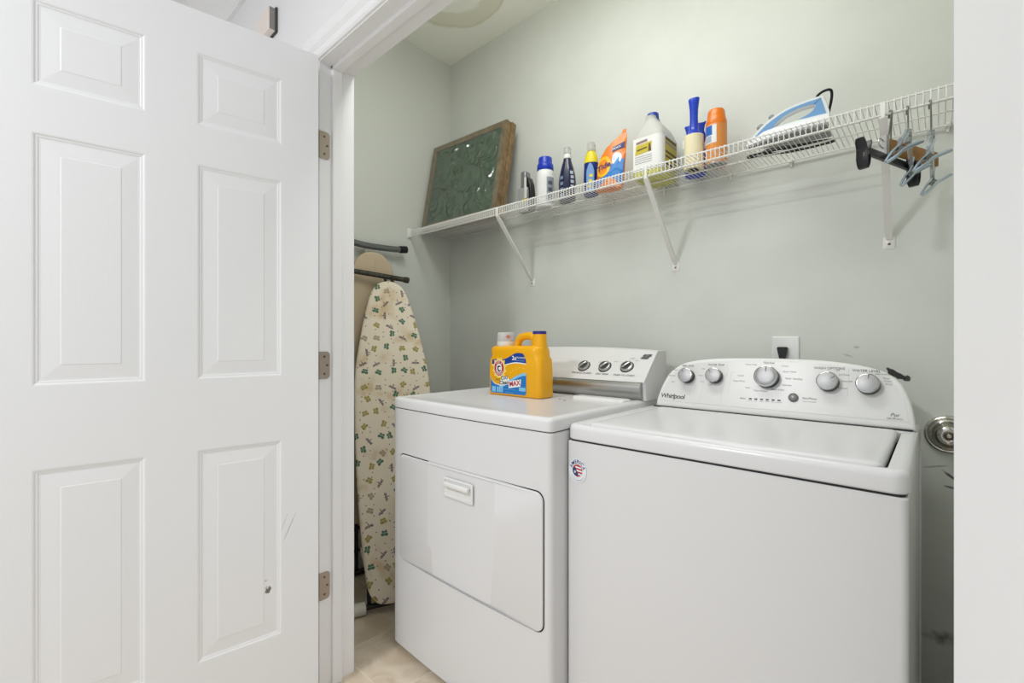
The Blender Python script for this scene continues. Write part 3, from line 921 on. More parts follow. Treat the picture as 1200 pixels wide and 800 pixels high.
# diagonal braces with a flat foot screwed to the wall
for xt, xb in ((-1.4485, -1.4841), (-0.7381, -0.7547), (-0.1014, -0.1069)):
    zt = 1.686; zb = 1.430
    bm = NB()
    P0 = Vector((xt, SN-0.002, zt)); P1 = Vector((xb, NBK-0.006, zb))
    ax = (P1-P0).normalized(); sd = Vector((1, 0, 0)); sd = (sd-ax*sd.dot(ax)).normalized(); up = ax.cross(sd)
    def ring(p, w, t):
        return [p+sd*(a*w)+up*(b*t) for a, b in ((-1, -1), (1, -1), (1, 1), (-1, 1))]
    # channel-shaped strip: lip hook, long strut, foot
    loft(bm, [ring(P0, 0.0075, 0.0028), ring(P0+ax*0.02, 0.0085, 0.0040), ring(P0.lerp(P1, 0.5), 0.0085, 0.0045), ring(P1-ax*0.02, 0.0085, 0.0040), ring(P1, 0.007, 0.003)])
    br = obj('brace', bm, M_wire, shelf, 30)
    bm = NB(); box(bm, (xt-0.0045, SN-0.0045, zt-0.003), (xt+0.0045, SN-0.0025, SZ-0.004), 0.0008, 1)
    obj('hook_tab', bm, M_wire, br, 40)
    bm = NB(); loft(bm, [[(a, NBK-d, b) for a, b in rr(xb, zb-0.012, 0.0145-i, 0.0185-i, 0.006, 4)] for i, d in ((0, 0), (0, 0.002), (0.001, 0.0028))])
    obj('foot_plate', bm, M_wire, br, 40)
    bm = NB(); lathe(bm, [(0.0035, 0.0028), (0.0035, 0.004), (0.001, 0.0046)], 12, frameM((xb, NBK, zb-0.016), (1, 0, 0), (0, 0, 1)))
    obj('screw', bm, M_nickel_d, br)
for x in (-1.98, -1.70, -1.33, -1.03, -0.80, -0.55, -0.36, 0.02):
    bm = NB(); box(bm, (x-0.006, NBK-0.0165, SZ-0.009), (x+0.006, NBK, SZ+0.002), 0.002, 2); box(bm, (x-0.004, NBK-0.006, SZ-0.022), (x+0.004, NBK, SZ-0.008), 0.0015, 1)
    obj('wall_clip', bm, M_wire, shelf, 40)
bm = NB(); box(bm, (XL, SN-0.018, SZL-0.008), (XL+0.006, SN+0.014, SZ+0.010), 0.003, 2); box(bm, (XL+0.004, SN-0.012, SZL-0.002), (XL+0.013, SN+0.010, SZ+0.004), 0.002, 2)
obj('end_bracket', bm, M_wire, shelf, 40)
DK = SZ+WR+0.0004       # top of deck wires

# ------------------------------------------------------------------ four wrapped air filters leaning in the corner
def filter_green():
    m = bpy.data.materials.new('green_filter_media')
    m.use_nodes = True
    g = NG(m)
    tc = g.n('ShaderNodeTexCoord')
    n1 = g.n('ShaderNodeTexNoise'); n1.inputs['Scale'].default_value = 14; n1.inputs['Detail'].default_value = 6; n1.inputs['Distortion'].default_value = 1.5
    g.l(tc.outputs['Object'], n1.inputs['Vector'])
    g.l(g.mix(g.smooth(n1.outputs['Fac'], 0.35, 0.7), rgb(30, 66, 40), rgb(58, 96, 64)), g.p.inputs['Base Color'])
    g.p.inputs['Roughness'].default_value = 0.65
    bp = g.n('ShaderNodeBump'); bp.inputs['Strength'].default_value = 0.4; bp.inputs['Distance'].default_value = 0.004
    g.l(n1.outputs['Fac'], bp.inputs['Height']); g.l(bp.outputs['Normal'], g.p.inputs['Normal'])
    return m
M_card = mat('kraft_cardboard', rgb(140, 116, 82), 0.8, var=(30, 0.4))
M_green = filter_green()
def film_mat():
    m = bpy.data.materials.new('clear_shrink_film')
    m.use_nodes = True
    nt = m.node_tree
    nt.nodes.remove(nt.nodes['Principled BSDF'])
    out = nt.nodes['Material Output']
    tr = nt.nodes.new('ShaderNodeBsdfTransparent'); tr.inputs[0].default_value = (0.93, 0.95, 0.94, 1)
    gl = nt.nodes.new('ShaderNodeBsdfGlossy'); gl.inputs['Roughness'].default_value = 0.16
    df = nt.nodes.new('ShaderNodeBsdfTranslucent'); df.inputs[0].default_value = (0.75, 0.8, 0.77, 1)
    m1 = nt.nodes.new('ShaderNodeMixShader'); m1.inputs[0].default_value = 0.05
    m2 = nt.nodes.new('ShaderNodeMixShader')
    nt.links.new(tr.outputs[0], m1.inputs[1]); nt.links.new(df.outputs[0], m1.inputs[2])
    m2.inputs[0].default_value = 0.22; nt.links.new(m1.outputs[0], m2.inputs[1]); nt.links.new(gl.outputs[0], m2.inputs[2])
    nt.links.new(m2.outputs[0], out.inputs['Surface'])
    return m
M_film = film_mat()
FX0, FX1, FH, FT = -2.092, -1.550, 0.490, 0.0155
lean = math.atan2(0.092, 0.478)
def MF(k):      # k-th filter from the front
    y = Vector((0, math.sin(lean), math.cos(lean)))
    base = Vector((FX0, 1.545+0.0190*k/math.cos(lean), DK+0.0035))
    x = Vector((1, 0.045, 0))
    return frameM(base, x, (y-x*y.dot(x)/x.dot(x)))
labs = ['green air filter in a brown cardboard frame, frontmost of the wrapped stack on the shelf',
        'brown cardboard air filter directly behind the frontmost green one',
        'brown cardboard air filter third from the front of the wrapped stack',
        'brown cardboard air filter rearmost of the wrapped stack, nearest the back wall']
for k in range(4):
    M = MF(k)
    W = FX1-FX0-0.005*(k % 2)
    fl = empty('air_filter', M.translation+Vector((W/2, 0, 0)), labs[k], 'air filter', 'air filters stacked in the shelf corner')
    bm = NB(); loops = []
    o = rect(0, 0, W, FH); i_ = rect(0.030, 0.030, W-0.030, FH-0.030)
    loft(bm, [[M @ Vector((a, b, d)) for a, b in q] for q, d in ((o, 0), (i_, 0), (i_, -FT), (o, -FT))], ring=True)
    obj('frame', bm, M_card, fl)
    bm = NB()
    nx, nz_ = 40, 30
    g_ = [[bm.verts.new(M @ Vector((0.026+(W-0.052)*a/nx, 0.026+(FH-0.052)*b/nz_, -0.005+0.004*noise.noise((a*0.16, b*0.16, k*3.1))))) for b in range(nz_+1)] for a in range(nx+1)]
    for a in range(nx):
        for b in range(nz_):
            bm.faces.new((g_[a][b], g_[a+1][b], g_[a+1][b+1], g_[a][b+1]))
    obj('filter_media', bm, M_green, fl, 180)
    if k == 0:
        # wrinkled clear film over the front, folded round the right edge
        bm = NB(); nx, nz_ = 120, 96
        rows = []
        for a in range(nx+1):
            col_ = []
            for b in range(nz_+1):
                u, v = a/nx, b/nz_
                x = -0.002+(W+0.004)*u; z = -0.001+(FH+0.004)*v
                edge = min(1, 9*min(u, 1-u, v, 1-v))
                q1 = noise.noise((x*7+z*10, z*4-x*5, 1.7)); q2 = noise.noise((x*16-z*9, z*11+x*7, 4.2)); q3 = noise.noise((x*30+z*24, z*20-x*26, 8.8))
                wr = 0.015*(1-min(1, abs(q1)*2.6))**2+0.008*(1-min(1, abs(q2)*3))**2+q3*0.0012
                wr = abs(wr)
                col_.append(bm.verts.new(M @ Vector((x, z, 0.0012+wr*edge))))
            rows.append(col_)
        for a in range(nx):
            for b in range(nz_):
                bm.faces.new((rows[a][b], rows[a+1][b], rows[a+1][b+1], rows[a][b+1]))
        obj('plastic_wrap', bm, M_film, fl, 180)

# ------------------------------------------------------------------ things on the shelf
def bottle_loft(bm, cx, cy, z0, secs, n=28, rot=0):
    """secs: (z, rx, ry, squareness 0..1)"""
    loops = []
    for z, rx, ry, sq in secs:
        L = []
        for i in range(n):
            a = 2*PI*i/n
            c, s = math.cos(a), math.sin(a)
            e = 1-sq*0.62
            x = rx*math.copysign(abs(c)**e, c); y = ry*math.copysign(abs(s)**e, s)
            L.append((cx+x*math.cos(rot)-y*math.sin(rot), cy+x*math.sin(rot)+y*math.cos(rot), z0+z))
        loops.append(L)
    loft(bm, loops)
    return bm

def wrap_patch(bm, cx, cy, z0, r, a0, a1, zlo, zhi, off=0.0007, n=14, ry=None):
    """curved label on an upright round bottle, between angles a0..a1; zlo/zhi may be callables of t"""
    lo = zlo if callable(zlo) else (lambda t: zlo)
    hi = zhi if callable(zhi) else (lambda t: zhi)
    ry = ry or r
    A, B = [], []
    for i in range(n+1):
        t = i/n; a = a0+(a1-a0)*t
        for lst, z in ((A, lo(t)), (B, hi(t))):
            lst.append((bm.verts.new((cx+(r+off)*math.cos(a), cy+(ry+off)*math.sin(a), z0+z)), bm.verts.new((cx+(r-0.001)*math.cos(a), cy+(ry-0.001)*math.sin(a), z0+z))))
    for i in range(n):
        bm.faces.new((A[i][0], A[i+1][0], B[i+1][0], B[i][0]))
        bm.faces.new((A[i][1], A[i][0], A[i+1][0], A[i+1][1]))
        bm.faces.new((B[i][1], B[i][0], B[i+1][0], B[i+1][1]))
    return bm

def wrap_text(body, size, m, parent, cx, cy, z0, r, ac, zc, vertical=False, ry=None, **kw):
    ry = ry or r
    def f(p):
        x, y = p.x, p.y
        if vertical: x, y = -y, x
        a = ac+x/r
        return Vector((cx+(r+0.0011)*math.cos(a), cy+(ry+0.0011)*math.sin(a), z0+zc+y))
    return text(body, size, m, parent, Matrix.Identity(4), f=f, **kw)

def toward(cx, cy):      # angle on the bottle that looks at the doorway
    return math.atan2(-cy, -cx)

# silver box-like pump can
x, y = -1.425, 1.655
t = empty('metal_box', (x, y, DK), 'small stepped silver box with a black side between the air filters and a white bottle', 'box')
bm = NB(); box(bm, (x-0.030, y-0.028, DK), (x+0.026, y+0.028, DK+0.112), 0.006, 3); obj('body', bm, mat('silver_grey_plastic', rgb(178, 178, 180), 0.3, metal=0.5), t, 40)
bm = NB(); box(bm, (x-0.022, y-0.020, DK+0.110), (x+0.010, y+0.022, DK+0.192), 0.008, 3); obj('head', bm, mat('dark_silver_plastic', rgb(140, 140, 143), 0.28, metal=0.6), t, 40)
bm = NB(); prism(bm, [(0.0105, 0.10), (0.0105, 0.165), (0.022, 0.158), (0.036, 0.125), (0.040, 0.09), (0.040, 0.0), (0.0265, 0.0), (0.0265, 0.10)], lambda a, b, d: (x+a, y-0.016+d, DK+b), 0, 0.034, 0.002); obj('trigger_side', bm, M_black, t, 40)
flat('label', rect(0.012, 0.045, 0.0255, 0.155), mat('pale_label', rgb(212, 212, 208), 0.4), t, frameM((x, y-0.0285, DK), (1, 0, 0), (0, 0, 1)), 0.0008)
flat('yellow_label', rect(0.004, 0.04, 0.025, 0.06), mat('yellow_label', rgb(206, 186, 60), 0.4), t, frameM((x, y-0.0285, DK), (1, 0, 0), (0, 0, 1)), 0.0011)

# white bottle with a blue cap
x, y = -1.312, 1.655
t = empty('white_bottle', (x, y, DK), 'white round bottle with a wide blue screw cap on the wire shelf', 'bottle', 'bottles on the wire shelf')
bm = NB(); bottle_loft(bm, x, y, DK, [(0, .036, .036, 0), (.004, .040, .040, 0), (.12, .041, .041, 0), (.150, .040, .040, 0), (.164, .036, .036, 0), (.172, .030, .030, 0), (.18, .028, .028, 0)])
obj('body', bm, mat('white_hdpe', rgb(230, 231, 230), 0.35), t, 40)
bm = NB(); lathe(bm, [(0.036, 0.166), (0.0375, 0.168), (0.0370, 0.192), (0.033, 0.197), (0.0315, 0.200), (0.0305, 0.222), (0.0285, 0.226), (0.01, 0.227)], 30, Matrix.Translation((x, y, DK)))
obj('cap', bm, mat('blue_cap', rgb(24, 56, 178), 0.3), t, 40)
a = toward(x, y)
bm = NB(); wrap_patch(bm, x, y, DK, 0.041, a+0.15, a+1.1, 0.02, 0.13); obj('label', bm, mat('grey_blue_label', rgb(150, 156, 166), 0.4), t)
for k in range(3):
    bm = NB(); wrap_patch(bm, x, y, DK, 0.0415, a+0.3, a+0.8, 0.035+0.03*k, 0.052+0.03*k); obj('label_mark', bm, mat('slate_print', rgb(86, 94, 108), 0.5), t)

# navy bottle with a clear-tipped white cap
x, y = -1.190, 1.655
t = empty('navy_bottle', (x, y, DK), 'dark navy tapered bottle with a small white cap on the wire shelf', 'bottle', 'bottles on the wire shelf')
bm = NB(); bottle_loft(bm, x, y, DK, [(0, .030, .026, 0), (.004, .036, .030, 0), (.08, .038, .031, 0), (.11, .036, .030, 0), (.15, .027, .024, 0), (.18, .018, .018, 0), (.192, .0165, .0165, 0)], rot=0.5)
obj('body', bm, mat('navy_plastic', rgb(18, 26, 62), 0.22, coat=0.4), t, 60)
bm = NB(); lathe(bm, [(0.0175, 0.190), (0.0175, 0.206), (0.015, 0.209), (0.013, 0.210)], 24, Matrix.Translation((x, y, DK))); obj('cap', bm, M_white2, t, 40)
bm = NB(); lathe(bm, [(0.0165, 0.2095), (0.0165, 0.232), (0.014, 0.238), (0.004, 0.240)], 24, Matrix.Translation((x, y, DK))); obj('clear_overcap', bm, mat('clear_cap', rgb(225, 225, 222), 0.15, trans=0.7, ior=1.3), t, 40)
a = toward(x, y)
for da, col_, zs in ((0.55, rgb(196, 202, 216), (0.055, 0.075, 0.095, 0.115)), (-0.75, rgb(120, 140, 170), (0.02, 0.045, 0.07, 0.095))):
    for k, z in enumerate(zs):
        bm = NB(); wrap_patch(bm, x, y, DK, 0.0385 if z < 0.1 else 0.0345, a+da-0.22, a+da+0.22, z, z+0.013, 0.0009, 6, ry=0.0345); obj('label_mark', bm, mat('label_print_%d' % (da > 0), col_, 0.4), t)

# blue and yellow bottle with clear cap
x, y = -1.068, 1.655
t = empty('blue_yellow_bottle', (x, y, DK), 'slim blue bottle with a yellow collar and clear cap on the wire shelf', 'bottle', 'bottles on the wire shelf')
bm = NB(); bottle_loft(bm, x, y, DK, [(0, .026, .020, 0.2), (.004, .030, .023, 0.2), (.09, .031, .024, 0.2), (.14, .029, .023, 0.1), (.165, .026, .021, 0), (.18, .019, .018, 0), (.19, .015, .015, 0)], rot=0.35)
obj('body', bm, mat('deep_blue_plastic', rgb(22, 40, 120), 0.25), t, 60)
bm = NB(); bottle_loft(bm, x, y, DK, [(.138, .0297, .0237, 0.1), (.165, .0267, .0217, 0), (.18, .0197, .0187, 0), (.191, .0155, .0155, 0)], rot=0.35)
obj('collar', bm, mat('yellow_collar', rgb(232, 212, 34), 0.3), t, 60)
bm = NB(); lathe(bm, [(0.0185, 0.186), (0.0185, 0.212), (0.014, 0.224), (0.006, 0.230)], 24, Matrix.Translation((x, y, DK))); obj('clear_cap', bm, mat('clear_cap', rgb(225, 225, 222), 0.15), t, 40)
a = toward(x, y)
bm = NB(); wrap_patch(bm, x, y, DK, 0.0315, a-0.75, a+0.35, 0.012, lambda q: 0.10+0.032*math.sin(PI*q), 0.0008, 14, ry=0.0275); obj('label', bm, mat('pale_blue_label', rgb(120, 160, 214), 0.35), t)
for k in range(3):
    bm = NB(); wrap_patch(bm, x, y, DK, 0.0325, a-0.5+0.1*k, a-0.05+0.1*k, 0.03+0.022*k, 0.042+0.022*k, 0.0008, 6, ry=0.0285); obj('label_mark', bm, mat('label_yellow_print', rgb(228, 214, 80), 0.4), t)

# orange pouch
x, y = -0.965, 1.635
po = empty('orange_pouch', (x, y, DK), 'orange stand-up detergent pouch with a blue wave, standing on the wire shelf', 'pouch')
MP = frameM((x-0.060, y-0.012, DK), (1, 0.10, 0), (0, 0.13, 1))
pout = [(0.0, 0.0), (0.118, 0.0), (0.119, 0.10), (0.120, 0.225), (0.112, 0.236), (0.104, 0.240), (0.099, 0.234), (0.094, 0.224), (0.055, 0.196), (0.032, 0.178), (0.012, 0.150), (0.003, 0.12), (0.0, 0.06)]
def pouch_bulge(a, b):
    u = min(1, max(0, a/0.119)); v = min(1, max(0, b/0.235))
    return 0.024*(1-v)**0.8*math.sin(PI*u)**0.6+0.002*noise.noise((a*40, b*40, 0))
bm = NB()
rows = 26; cols = 16
def span(b):    # left edge as a function of height
    pts = [(0, 0), (0.06, 0), (0.12, 0.003), (0.15, 0.012), (0.178, 0.032), (0.196, 0.055), (0.224, 0.094), (0.236, 0.1)]
    for (b0, x0), (b1, x1) in zip(pts, pts[1:]):
        if b <= b1: return x0+(x1-x0)*(b-b0)/(b1-b0)
    return 0.1
gridF, gridB = [], []
for r_ in range(rows+1):
    b = 0.236*r_/rows
    L0 = span(b); R0_ = 0.119 if b < 0.225 else 0.114
    fr, bk = [], []
    for c_ in range(cols+1):
        a = L0+(R0_-L0)*c_/cols
        d = pouch_bulge(a, b)*(1 if 0 < c_ < cols else 0)
        fr.append(bm.verts.new(MP @ Vector((a, b, 0.001+d)))); bk.append(bm.verts.new(MP @ Vector((a, b, -0.001-d*0.8))))
    gridF.append(fr); gridB.append(bk)
for r_ in range(rows):
    for c_ in range(cols):
        bm.faces.new((gridF[r_][c_], gridF[r_][c_+1], gridF[r_+1][c_+1], gridF[r_+1][c_]))
        bm.faces.new((gridB[r_][c_], gridB[r_+1][c_], gridB[r_+1][c_+1], gridB[r_][c_+1]))
    for c_ in (0, cols):
        bm.faces.new((gridF[r_][c_], gridF[r_+1][c_], gridB[r_+1][c_], gridB[r_][c_]))
for c_ in range(cols):
    for r_ in (0, rows):
        bm.faces.new((gridF[r_][c_], gridF[r_][c_+1], gridB[r_][c_+1], gridB[r_][c_]))
obj('bag', bm, mat('orange_film', rgb(232, 126, 24), 0.3), po, 60)
bm = NB(); box(bm, (0.098, 0.230, -0.002), (0.114, 0.243, 0.002), 0.002, 2); bmesh.ops.transform(bm, matrix=MP, verts=bm.verts); obj('tear_tab', bm, mat('orange_film', rgb(232, 126, 24), 0.3), po)
fp = lambda e: (lambda p: Vector((p.x, p.y, 0.001+pouch_bulge(p.x, p.y)+0.0016+e)))
def patch_grid(name, out, m, e):
    # printed patch following the bulge: fan of small triangles
    bm = NB()
    pts = [Vector((a, b, 0)) for a, b in out]
    c = sum(pts, Vector())/len(pts)
    vs = [bm.verts.new(MP @ fp(e)(c))]
    prev = None
    K = 5
    rings = [[bm.verts.new(MP @ fp(e)(c.lerp(p, j/K))) for p in pts] for j in range(1, K+1)]
    n = len(pts)
    for i in range(n):
        bm.faces.new((vs[0], rings[0][i], rings[0][(i+1) % n]))
        for j in range(K-1):
            bm.faces.new((rings[j][i], rings[j+1][i], rings[j+1][(i+1) % n], rings[j][(i+1) % n]))
    return obj(name, bm, m, po)
patch_grid('blue_wave', [(0.002, 0.002), (0.116, 0.002), (0.117, 0.05), (0.117, 0.118), (0.10, 0.112), (0.075, 0.100), (0.045, 0.090), (0.03, 0.055), (0.004, 0.04)], mat('pouch_blue', rgb(40, 124, 200), 0.35), 0.0)
patch_grid('yellow_ring', circ(0.034, 0.095, 0.032, 0.045), mat('pouch_yellow', rgb(248, 190, 28), 0.35), 0.0006)
patch_grid('orange_disc', circ(0.031, 0.095, 0.022, 0.033), mat('pouch_orange', rgb(236, 140, 30), 0.35), 0.0011)
patch_grid('white_burst', circ(0.088, 0.120, 0.020, 0.026), mat('pouch_white', rgb(214, 226, 240), 0.35), 0.0006)
patch_grid('blue_drop', [(0.066, 0.06), (0.116, 0.06), (0.116, 0.10), (0.095, 0.125), (0.08, 0.10)], mat('pouch_blue', rgb(40, 124, 200), 0.35), 0.0012)
patch_grid('navy_panel', [(0.066, 0.150), (0.115, 0.164), (0.115, 0.188), (0.066, 0.172)], mat('pouch_navy', rgb(38, 44, 110), 0.35), 0.0006)
text('Tide', 0.034, mat('pouch_navy', rgb(38, 44, 110), 0.35), po, MP, (0.034, 0.095), f=fp(0.0022), bold=0.0008, shear=0.15, rot=0.25)
text('PODS', 0.013, whi, po, MP, (0.084, 0.166), f=fp(0.0012), rot=0.27)

# gallon jug
jx0, jx1, jy0, jy1 = -0.846, -0.731, 1.588, 1.738
jcx, jcy = (jx0+jx1)/2, (jy0+jy1)/2
jug = empty('gallon_jug', (jcx, jcy, DK), 'translucent gallon jug with yellow liquid, printed label and blue cap on the shelf', 'jug')
def jl(ins, r, z, sx=0, sy=0, n=6):
    return [(a, b, DK+z) for a, b in rr(jcx+sx, jcy+sy, (jx1-jx0)/2-ins, (jy1-jy0)/2-ins, r, n)]
M_jug = mat('milky_hdpe', rgb(228, 229, 222), 0.35, trans=0.3, ior=1.2)
bm = NB(); loft(bm, [jl(0.008, 0.015, 0.0), jl(0.002, 0.02, 0.003), jl(0, 0.022, 0.01), jl(0, 0.022, 0.148), jl(0.002, 0.024, 0.158), jl(0.006, 0.028, 0.172), jl(0.013, 0.030, 0.188, 0.0, -0.003), jl(0.023, 0.028, 0.202, 0, -0.008), jl(0.033, 0.022, 0.213, 0, -0.014), jl(0.0385, 0.0185, 0.220, 0, -0.018), jl(0.0395, 0.0175, 0.232, 0, -0.02)])
for v in bm.verts:       # neck drifts to the front corner, square becomes round
    pass
obj('bottle', bm, M_jug, jug, 50)
bm = NB(); tube(bm, catmull([(jcx, jcy+0.055, DK+0.150), (jcx, jcy+0.067, DK+0.180), (jcx, jcy+0.055, DK+0.205), (jcx, jcy+0.012, DK+0.216)], 5), 0.0115, 10); obj('handle', bm, M_jug, jug, 50)
bm = NB(); loft(bm, [[(a, b, DK+z) for a, b in rr(jcx, jcy, (jx1-jx0)/2-i, (jy1-jy0)/2-i, 0.0215, 6)] for i, z in ((0.0075, -0.0003), (0.0015, 0.0028), (-0.0004, 0.01), (-0.0004, 0.024))])
obj('liquid', bm, mat('yellow_liquid', rgb(206, 204, 70), 0.3), jug, 50)
bm = NB(); lathe(bm, [(0.020, 0.225), (0.0215, 0.227), (0.0210, 0.246), (0.0195, 0.2485), (0.005, 0.249)], 28, Matrix.Translation((jcx, jcy-0.02, DK))); obj('cap', bm, mat('blue_cap_2', rgb(28, 62, 160), 0.35), jug, 40)
# label wraps front and right faces
lo = [q for q in rr(jcx, jcy, (jx1-jx0)/2+0.0006, (jy1-jy0)/2+0.0006, 0.0225, 6)]
lo = [q for q in lo if True]
idx = [i for i, (a, b) in enumerate(lo)]
bm = NB(); st = lo[-7:][-1:]+lo[:14]
st = [(jx0+0.006, jy0-0.0006)]+[q for q in lo[:7]]+[(jx1+0.0006, jy1-0.012)]
for (a0, b0), (a1, b1) in zip(st, st[1:]):
    vs = [bm.verts.new(q) for q in ((a0, b0, DK+0.026), (a1, b1, DK+0.026), (a1, b1, DK+0.148), (a0, b0, DK+0.148))]
    bm.faces.new(vs)
bmesh.ops.remove_doubles(bm, verts=bm.verts, dist=0.00005)
obj('label', bm, mat('white_label', rgb(240, 240, 238), 0.4), jug, 40)
MJ = frameM((jx0, jy0-0.0008, DK), (1, 0, 0), (0, 0, 1)); MJR = frameM((jx1+0.0008, jy0, DK), (0, 1, 0), (0, 0, 1))
ylw = mat('label_yellow', rgb(206, 188, 60), 0.45); brn = mat('label_brown', rgb(96, 82, 44), 0.5); gry = mat('label_grey_text', rgb(150, 148, 142), 0.5)
flat('label_band', [(0.014, 0.086), (0.076, 0.092), (0.080, 0.126), (0.018, 0.122)], ylw, jug, MJ, 0.0006)
flat('label_band', [(0.018, 0.125), (0.062, 0.129), (0.062, 0.138), (0.018, 0.134)], mat('label_mauve', rgb(150, 122, 116), 0.5), jug, MJ, 0.0006)
flat('label_mark', [(0.022, 0.100), (0.062, 0.105), (0.060, 0.110), (0.022, 0.106)], brn, jug, MJ, 0.0009)
flat('label_mark', [(0.066, 0.090), (0.078, 0.092), (0.074, 0.120), (0.068, 0.118)], brn, jug, MJ, 0.0009)
for k in range(4):
    flat('label_line', rect(0.014, 0.078-0.008*k, 0.080, 0.0795-0.008*k), gry, jug, MJ, 0.0006)
flat('label_panel', rect(0.030, 0.030, 0.130, 0.144), ylw, jug, MJR, 0.0006)
for k, (h0, h1) in enumerate(((0.132, 0.142), (0.118, 0.126), (0.086, 0.094), (0.070, 0.076), (0.040, 0.052))):
    flat('label_mark', [(0.034, h0), (0.126, h0-0.002), (0.126, h1-0.002), (0.034, h1)], brn if k != 1 else gry, jug, MJR, 0.0009)

# blue crumpled pouch behind the roller
x, y = -0.655, 1.705
bg = empty('blue_bag', (x, y, DK), 'crumpled blue and white plastic bag behind the lint roller on the shelf', 'bag')
bm = NB(); loops = []
for k in range(13):
    z = 0.19*k/12
    hw = 0.036+0.004*math.sin(k*1.7); th = 0.026*(1-k/13)+0.003
    loops.append([(x+hw*math.cos(a)*(1+0.08*noise.noise((a*2, k*0.7, 1))), y+th*math.sin(a)*(1+0.25*noise.noise((a*3, k*0.9, 5))), DK+z+0.008*noise.noise((a, k, 9))*(1 if k > 0 else 0)) for a in [2*PI*i/20 for i in range(20)]])
loft(bm, loops)
obj('bag_body', bm, mat('blue_film', rgb(30, 66, 190), 0.28), bg, 60)
flat('white_flash', [(-0.034, 0.10), (-0.018, 0.10), (-0.022, 0.13), (-0.034, 0.13)], whi, bg, frameM((x, y-0.031, DK), (1, 0, 0), (0, 0.0, 1)), 0.0)
flat('white_flash', [(0.012, 0.07), (0.030, 0.08), (0.030, 0.12), (0.018, 0.12)], whi, bg, frameM((x, y-0.031, DK), (1, 0, 0), (0, 0.0, 1)), 0.0)

# lint roller
x, y = -0.634, 1.640
lr = empty('lint_roller', (x, y, DK), 'lint roller stood upright with a cream roll and blue handle on the shelf', 'lint roller')
Mt = Matrix.Translation((x, y, DK))
bm = NB(); loft(bm, [[Mt @ Vector((r*math.cos(2*PI*k/30), r*math.sin(2*PI*k/30), z)) for k in range(30)] for r, z in ((0.0195, 0.004), (0.0195, 0.001), (0.0315, 0.0), (0.0325, 0.001), (0.0325, 0.117), (0.0315, 0.118), (0.012, 0.118))])
obj('adhesive_roll', bm, mat('cream_paper', rgb(238, 228, 190), 0.6), lr, 40)
bm = NB(); lathe(bm, [(0.019, 0.0005), (0.019, 0.006), (0.01, 0.007)], 24, Mt); obj('roll_core', bm, M_black, lr, 40)
bm = NB(); bottle_loft(bm, x, y, DK, [(.118, .026, .026, 0), (.124, .025, .025, 0), (.130, .020, .018, 0), (.146, .0150, .013, 0), (.18, .0135, .012, 0), (.21, .0145, .012, 0), (.236, .0175, .013, 0), (.247, .0195, .014, 0), (.250, .0185, .013, 0)])
obj('handle', bm, mat('blue_handle', rgb(28, 62, 186), 0.22), lr, 50)

# orange aerosol can
x, y = -0.563, 1.655
ca = empty('aerosol_can', (x, y, DK), 'orange spray can with an orange cap and white and blue label on the shelf', 'can')
Mt = Matrix.Translation((x, y, DK))
bm = NB(); lathe(bm, [(0.030, 0.003), (0.033, 0.0), (0.0345, 0.002), (0.034, 0.006), (0.034, 0.132), (0.033, 0.137), (0.031, 0.141)], 32, Mt); obj('can_body', bm, mat('orange_can', rgb(222, 142, 70), 0.3), ca, 40)
bm = NB(); lathe(bm, [(0.0335, 0.137), (0.0335, 0.150), (0.0300, 0.160), (0.0288, 0.166), (0.0275, 0.184), (0.0245, 0.190), (0.006, 0.192)], 32, Mt); obj('cap', bm, mat('orange_cap', rgb(234, 124, 22), 0.28), ca, 40)
bm = NB(); lathe(bm, [(0.0300, 0.0025), (0.0340, -0.0002), (0.0350, 0.002), (0.0346, 0.006)], 32, Mt); obj('bottom_rim', bm, M_steel, ca, 40)
a = toward(x, y)
bm = NB(); wrap_patch(bm, x, y, DK, 0.034, a-1.25, a+0.02, 0.07, 0.131); obj('label', bm, whi, ca, 60)
bm = NB(); wrap_patch(bm, x, y, DK, 0.0345, a-1.2, a-0.38, 0.098, 0.130); obj('label_mark', bm, mat('can_blue', rgb(40, 100, 190), 0.35), ca, 60)
bm = NB(); wrap_patch(bm, x, y, DK, 0.0345, a-1.15, a-0.45, 0.074, 0.095); obj('label_mark', bm, mat('can_grey', rgb(170, 180, 196), 0.35), ca, 60)

# iron
ix, iy = -0.445, 1.575
ir = empty('clothes_iron', (ix+0.11, iy, DK), 'white and blue clothes iron lying on the right half of the shelf', 'iron')
MI = frameM((ix, iy, DK), (1, 0.10, 0), (-0.10, 1, 0)) @ Matrix.Diagonal((1, 1, 0.87, 1))       # x nose to heel, y across, z up
def sole(hw, L, x0=0.0, n=14):
    o = []
    for i in range(n+1):
        t = i/n
        o.append((x0+L*t, -hw*math.sin(min(1, t*1.25)*PI/2)**0.75 if t > 0 else 0))
    for i in range(n, 0, -1):
        t = i/n
        o.append((x0+L*t, hw*math.sin(min(1, t*1.25)*PI/2)**0.75))
    return o
def irl(hw, L, x0, z):
    return [MI @ Vector((a, b, z)) for a, b in sole(hw, L, x0)]
bm = NB(); loft(bm, [irl(0.050, 0.215, 0.002, 0.0003), irl(0.052, 0.219, 0.0, 0.002), irl(0.052, 0.219, 0.0, 0.008)]); obj('soleplate', bm, mat('iron_sole', rgb(150, 151, 152), 0.45, metal=0.5), ir, 30)
bm = NB(); loft(bm, [irl(0.050, 0.216, 0.002, 0.008), irl(0.051, 0.217, 0.001, 0.014), irl(0.047, 0.212, 0.006, 0.028), irl(0.036, 0.196, 0.020, 0.042), irl(0.024, 0.17, 0.042, 0.050)]); obj('skirt', bm, mat('iron_white', rgb(236, 238, 240), 0.25), ir, 50)
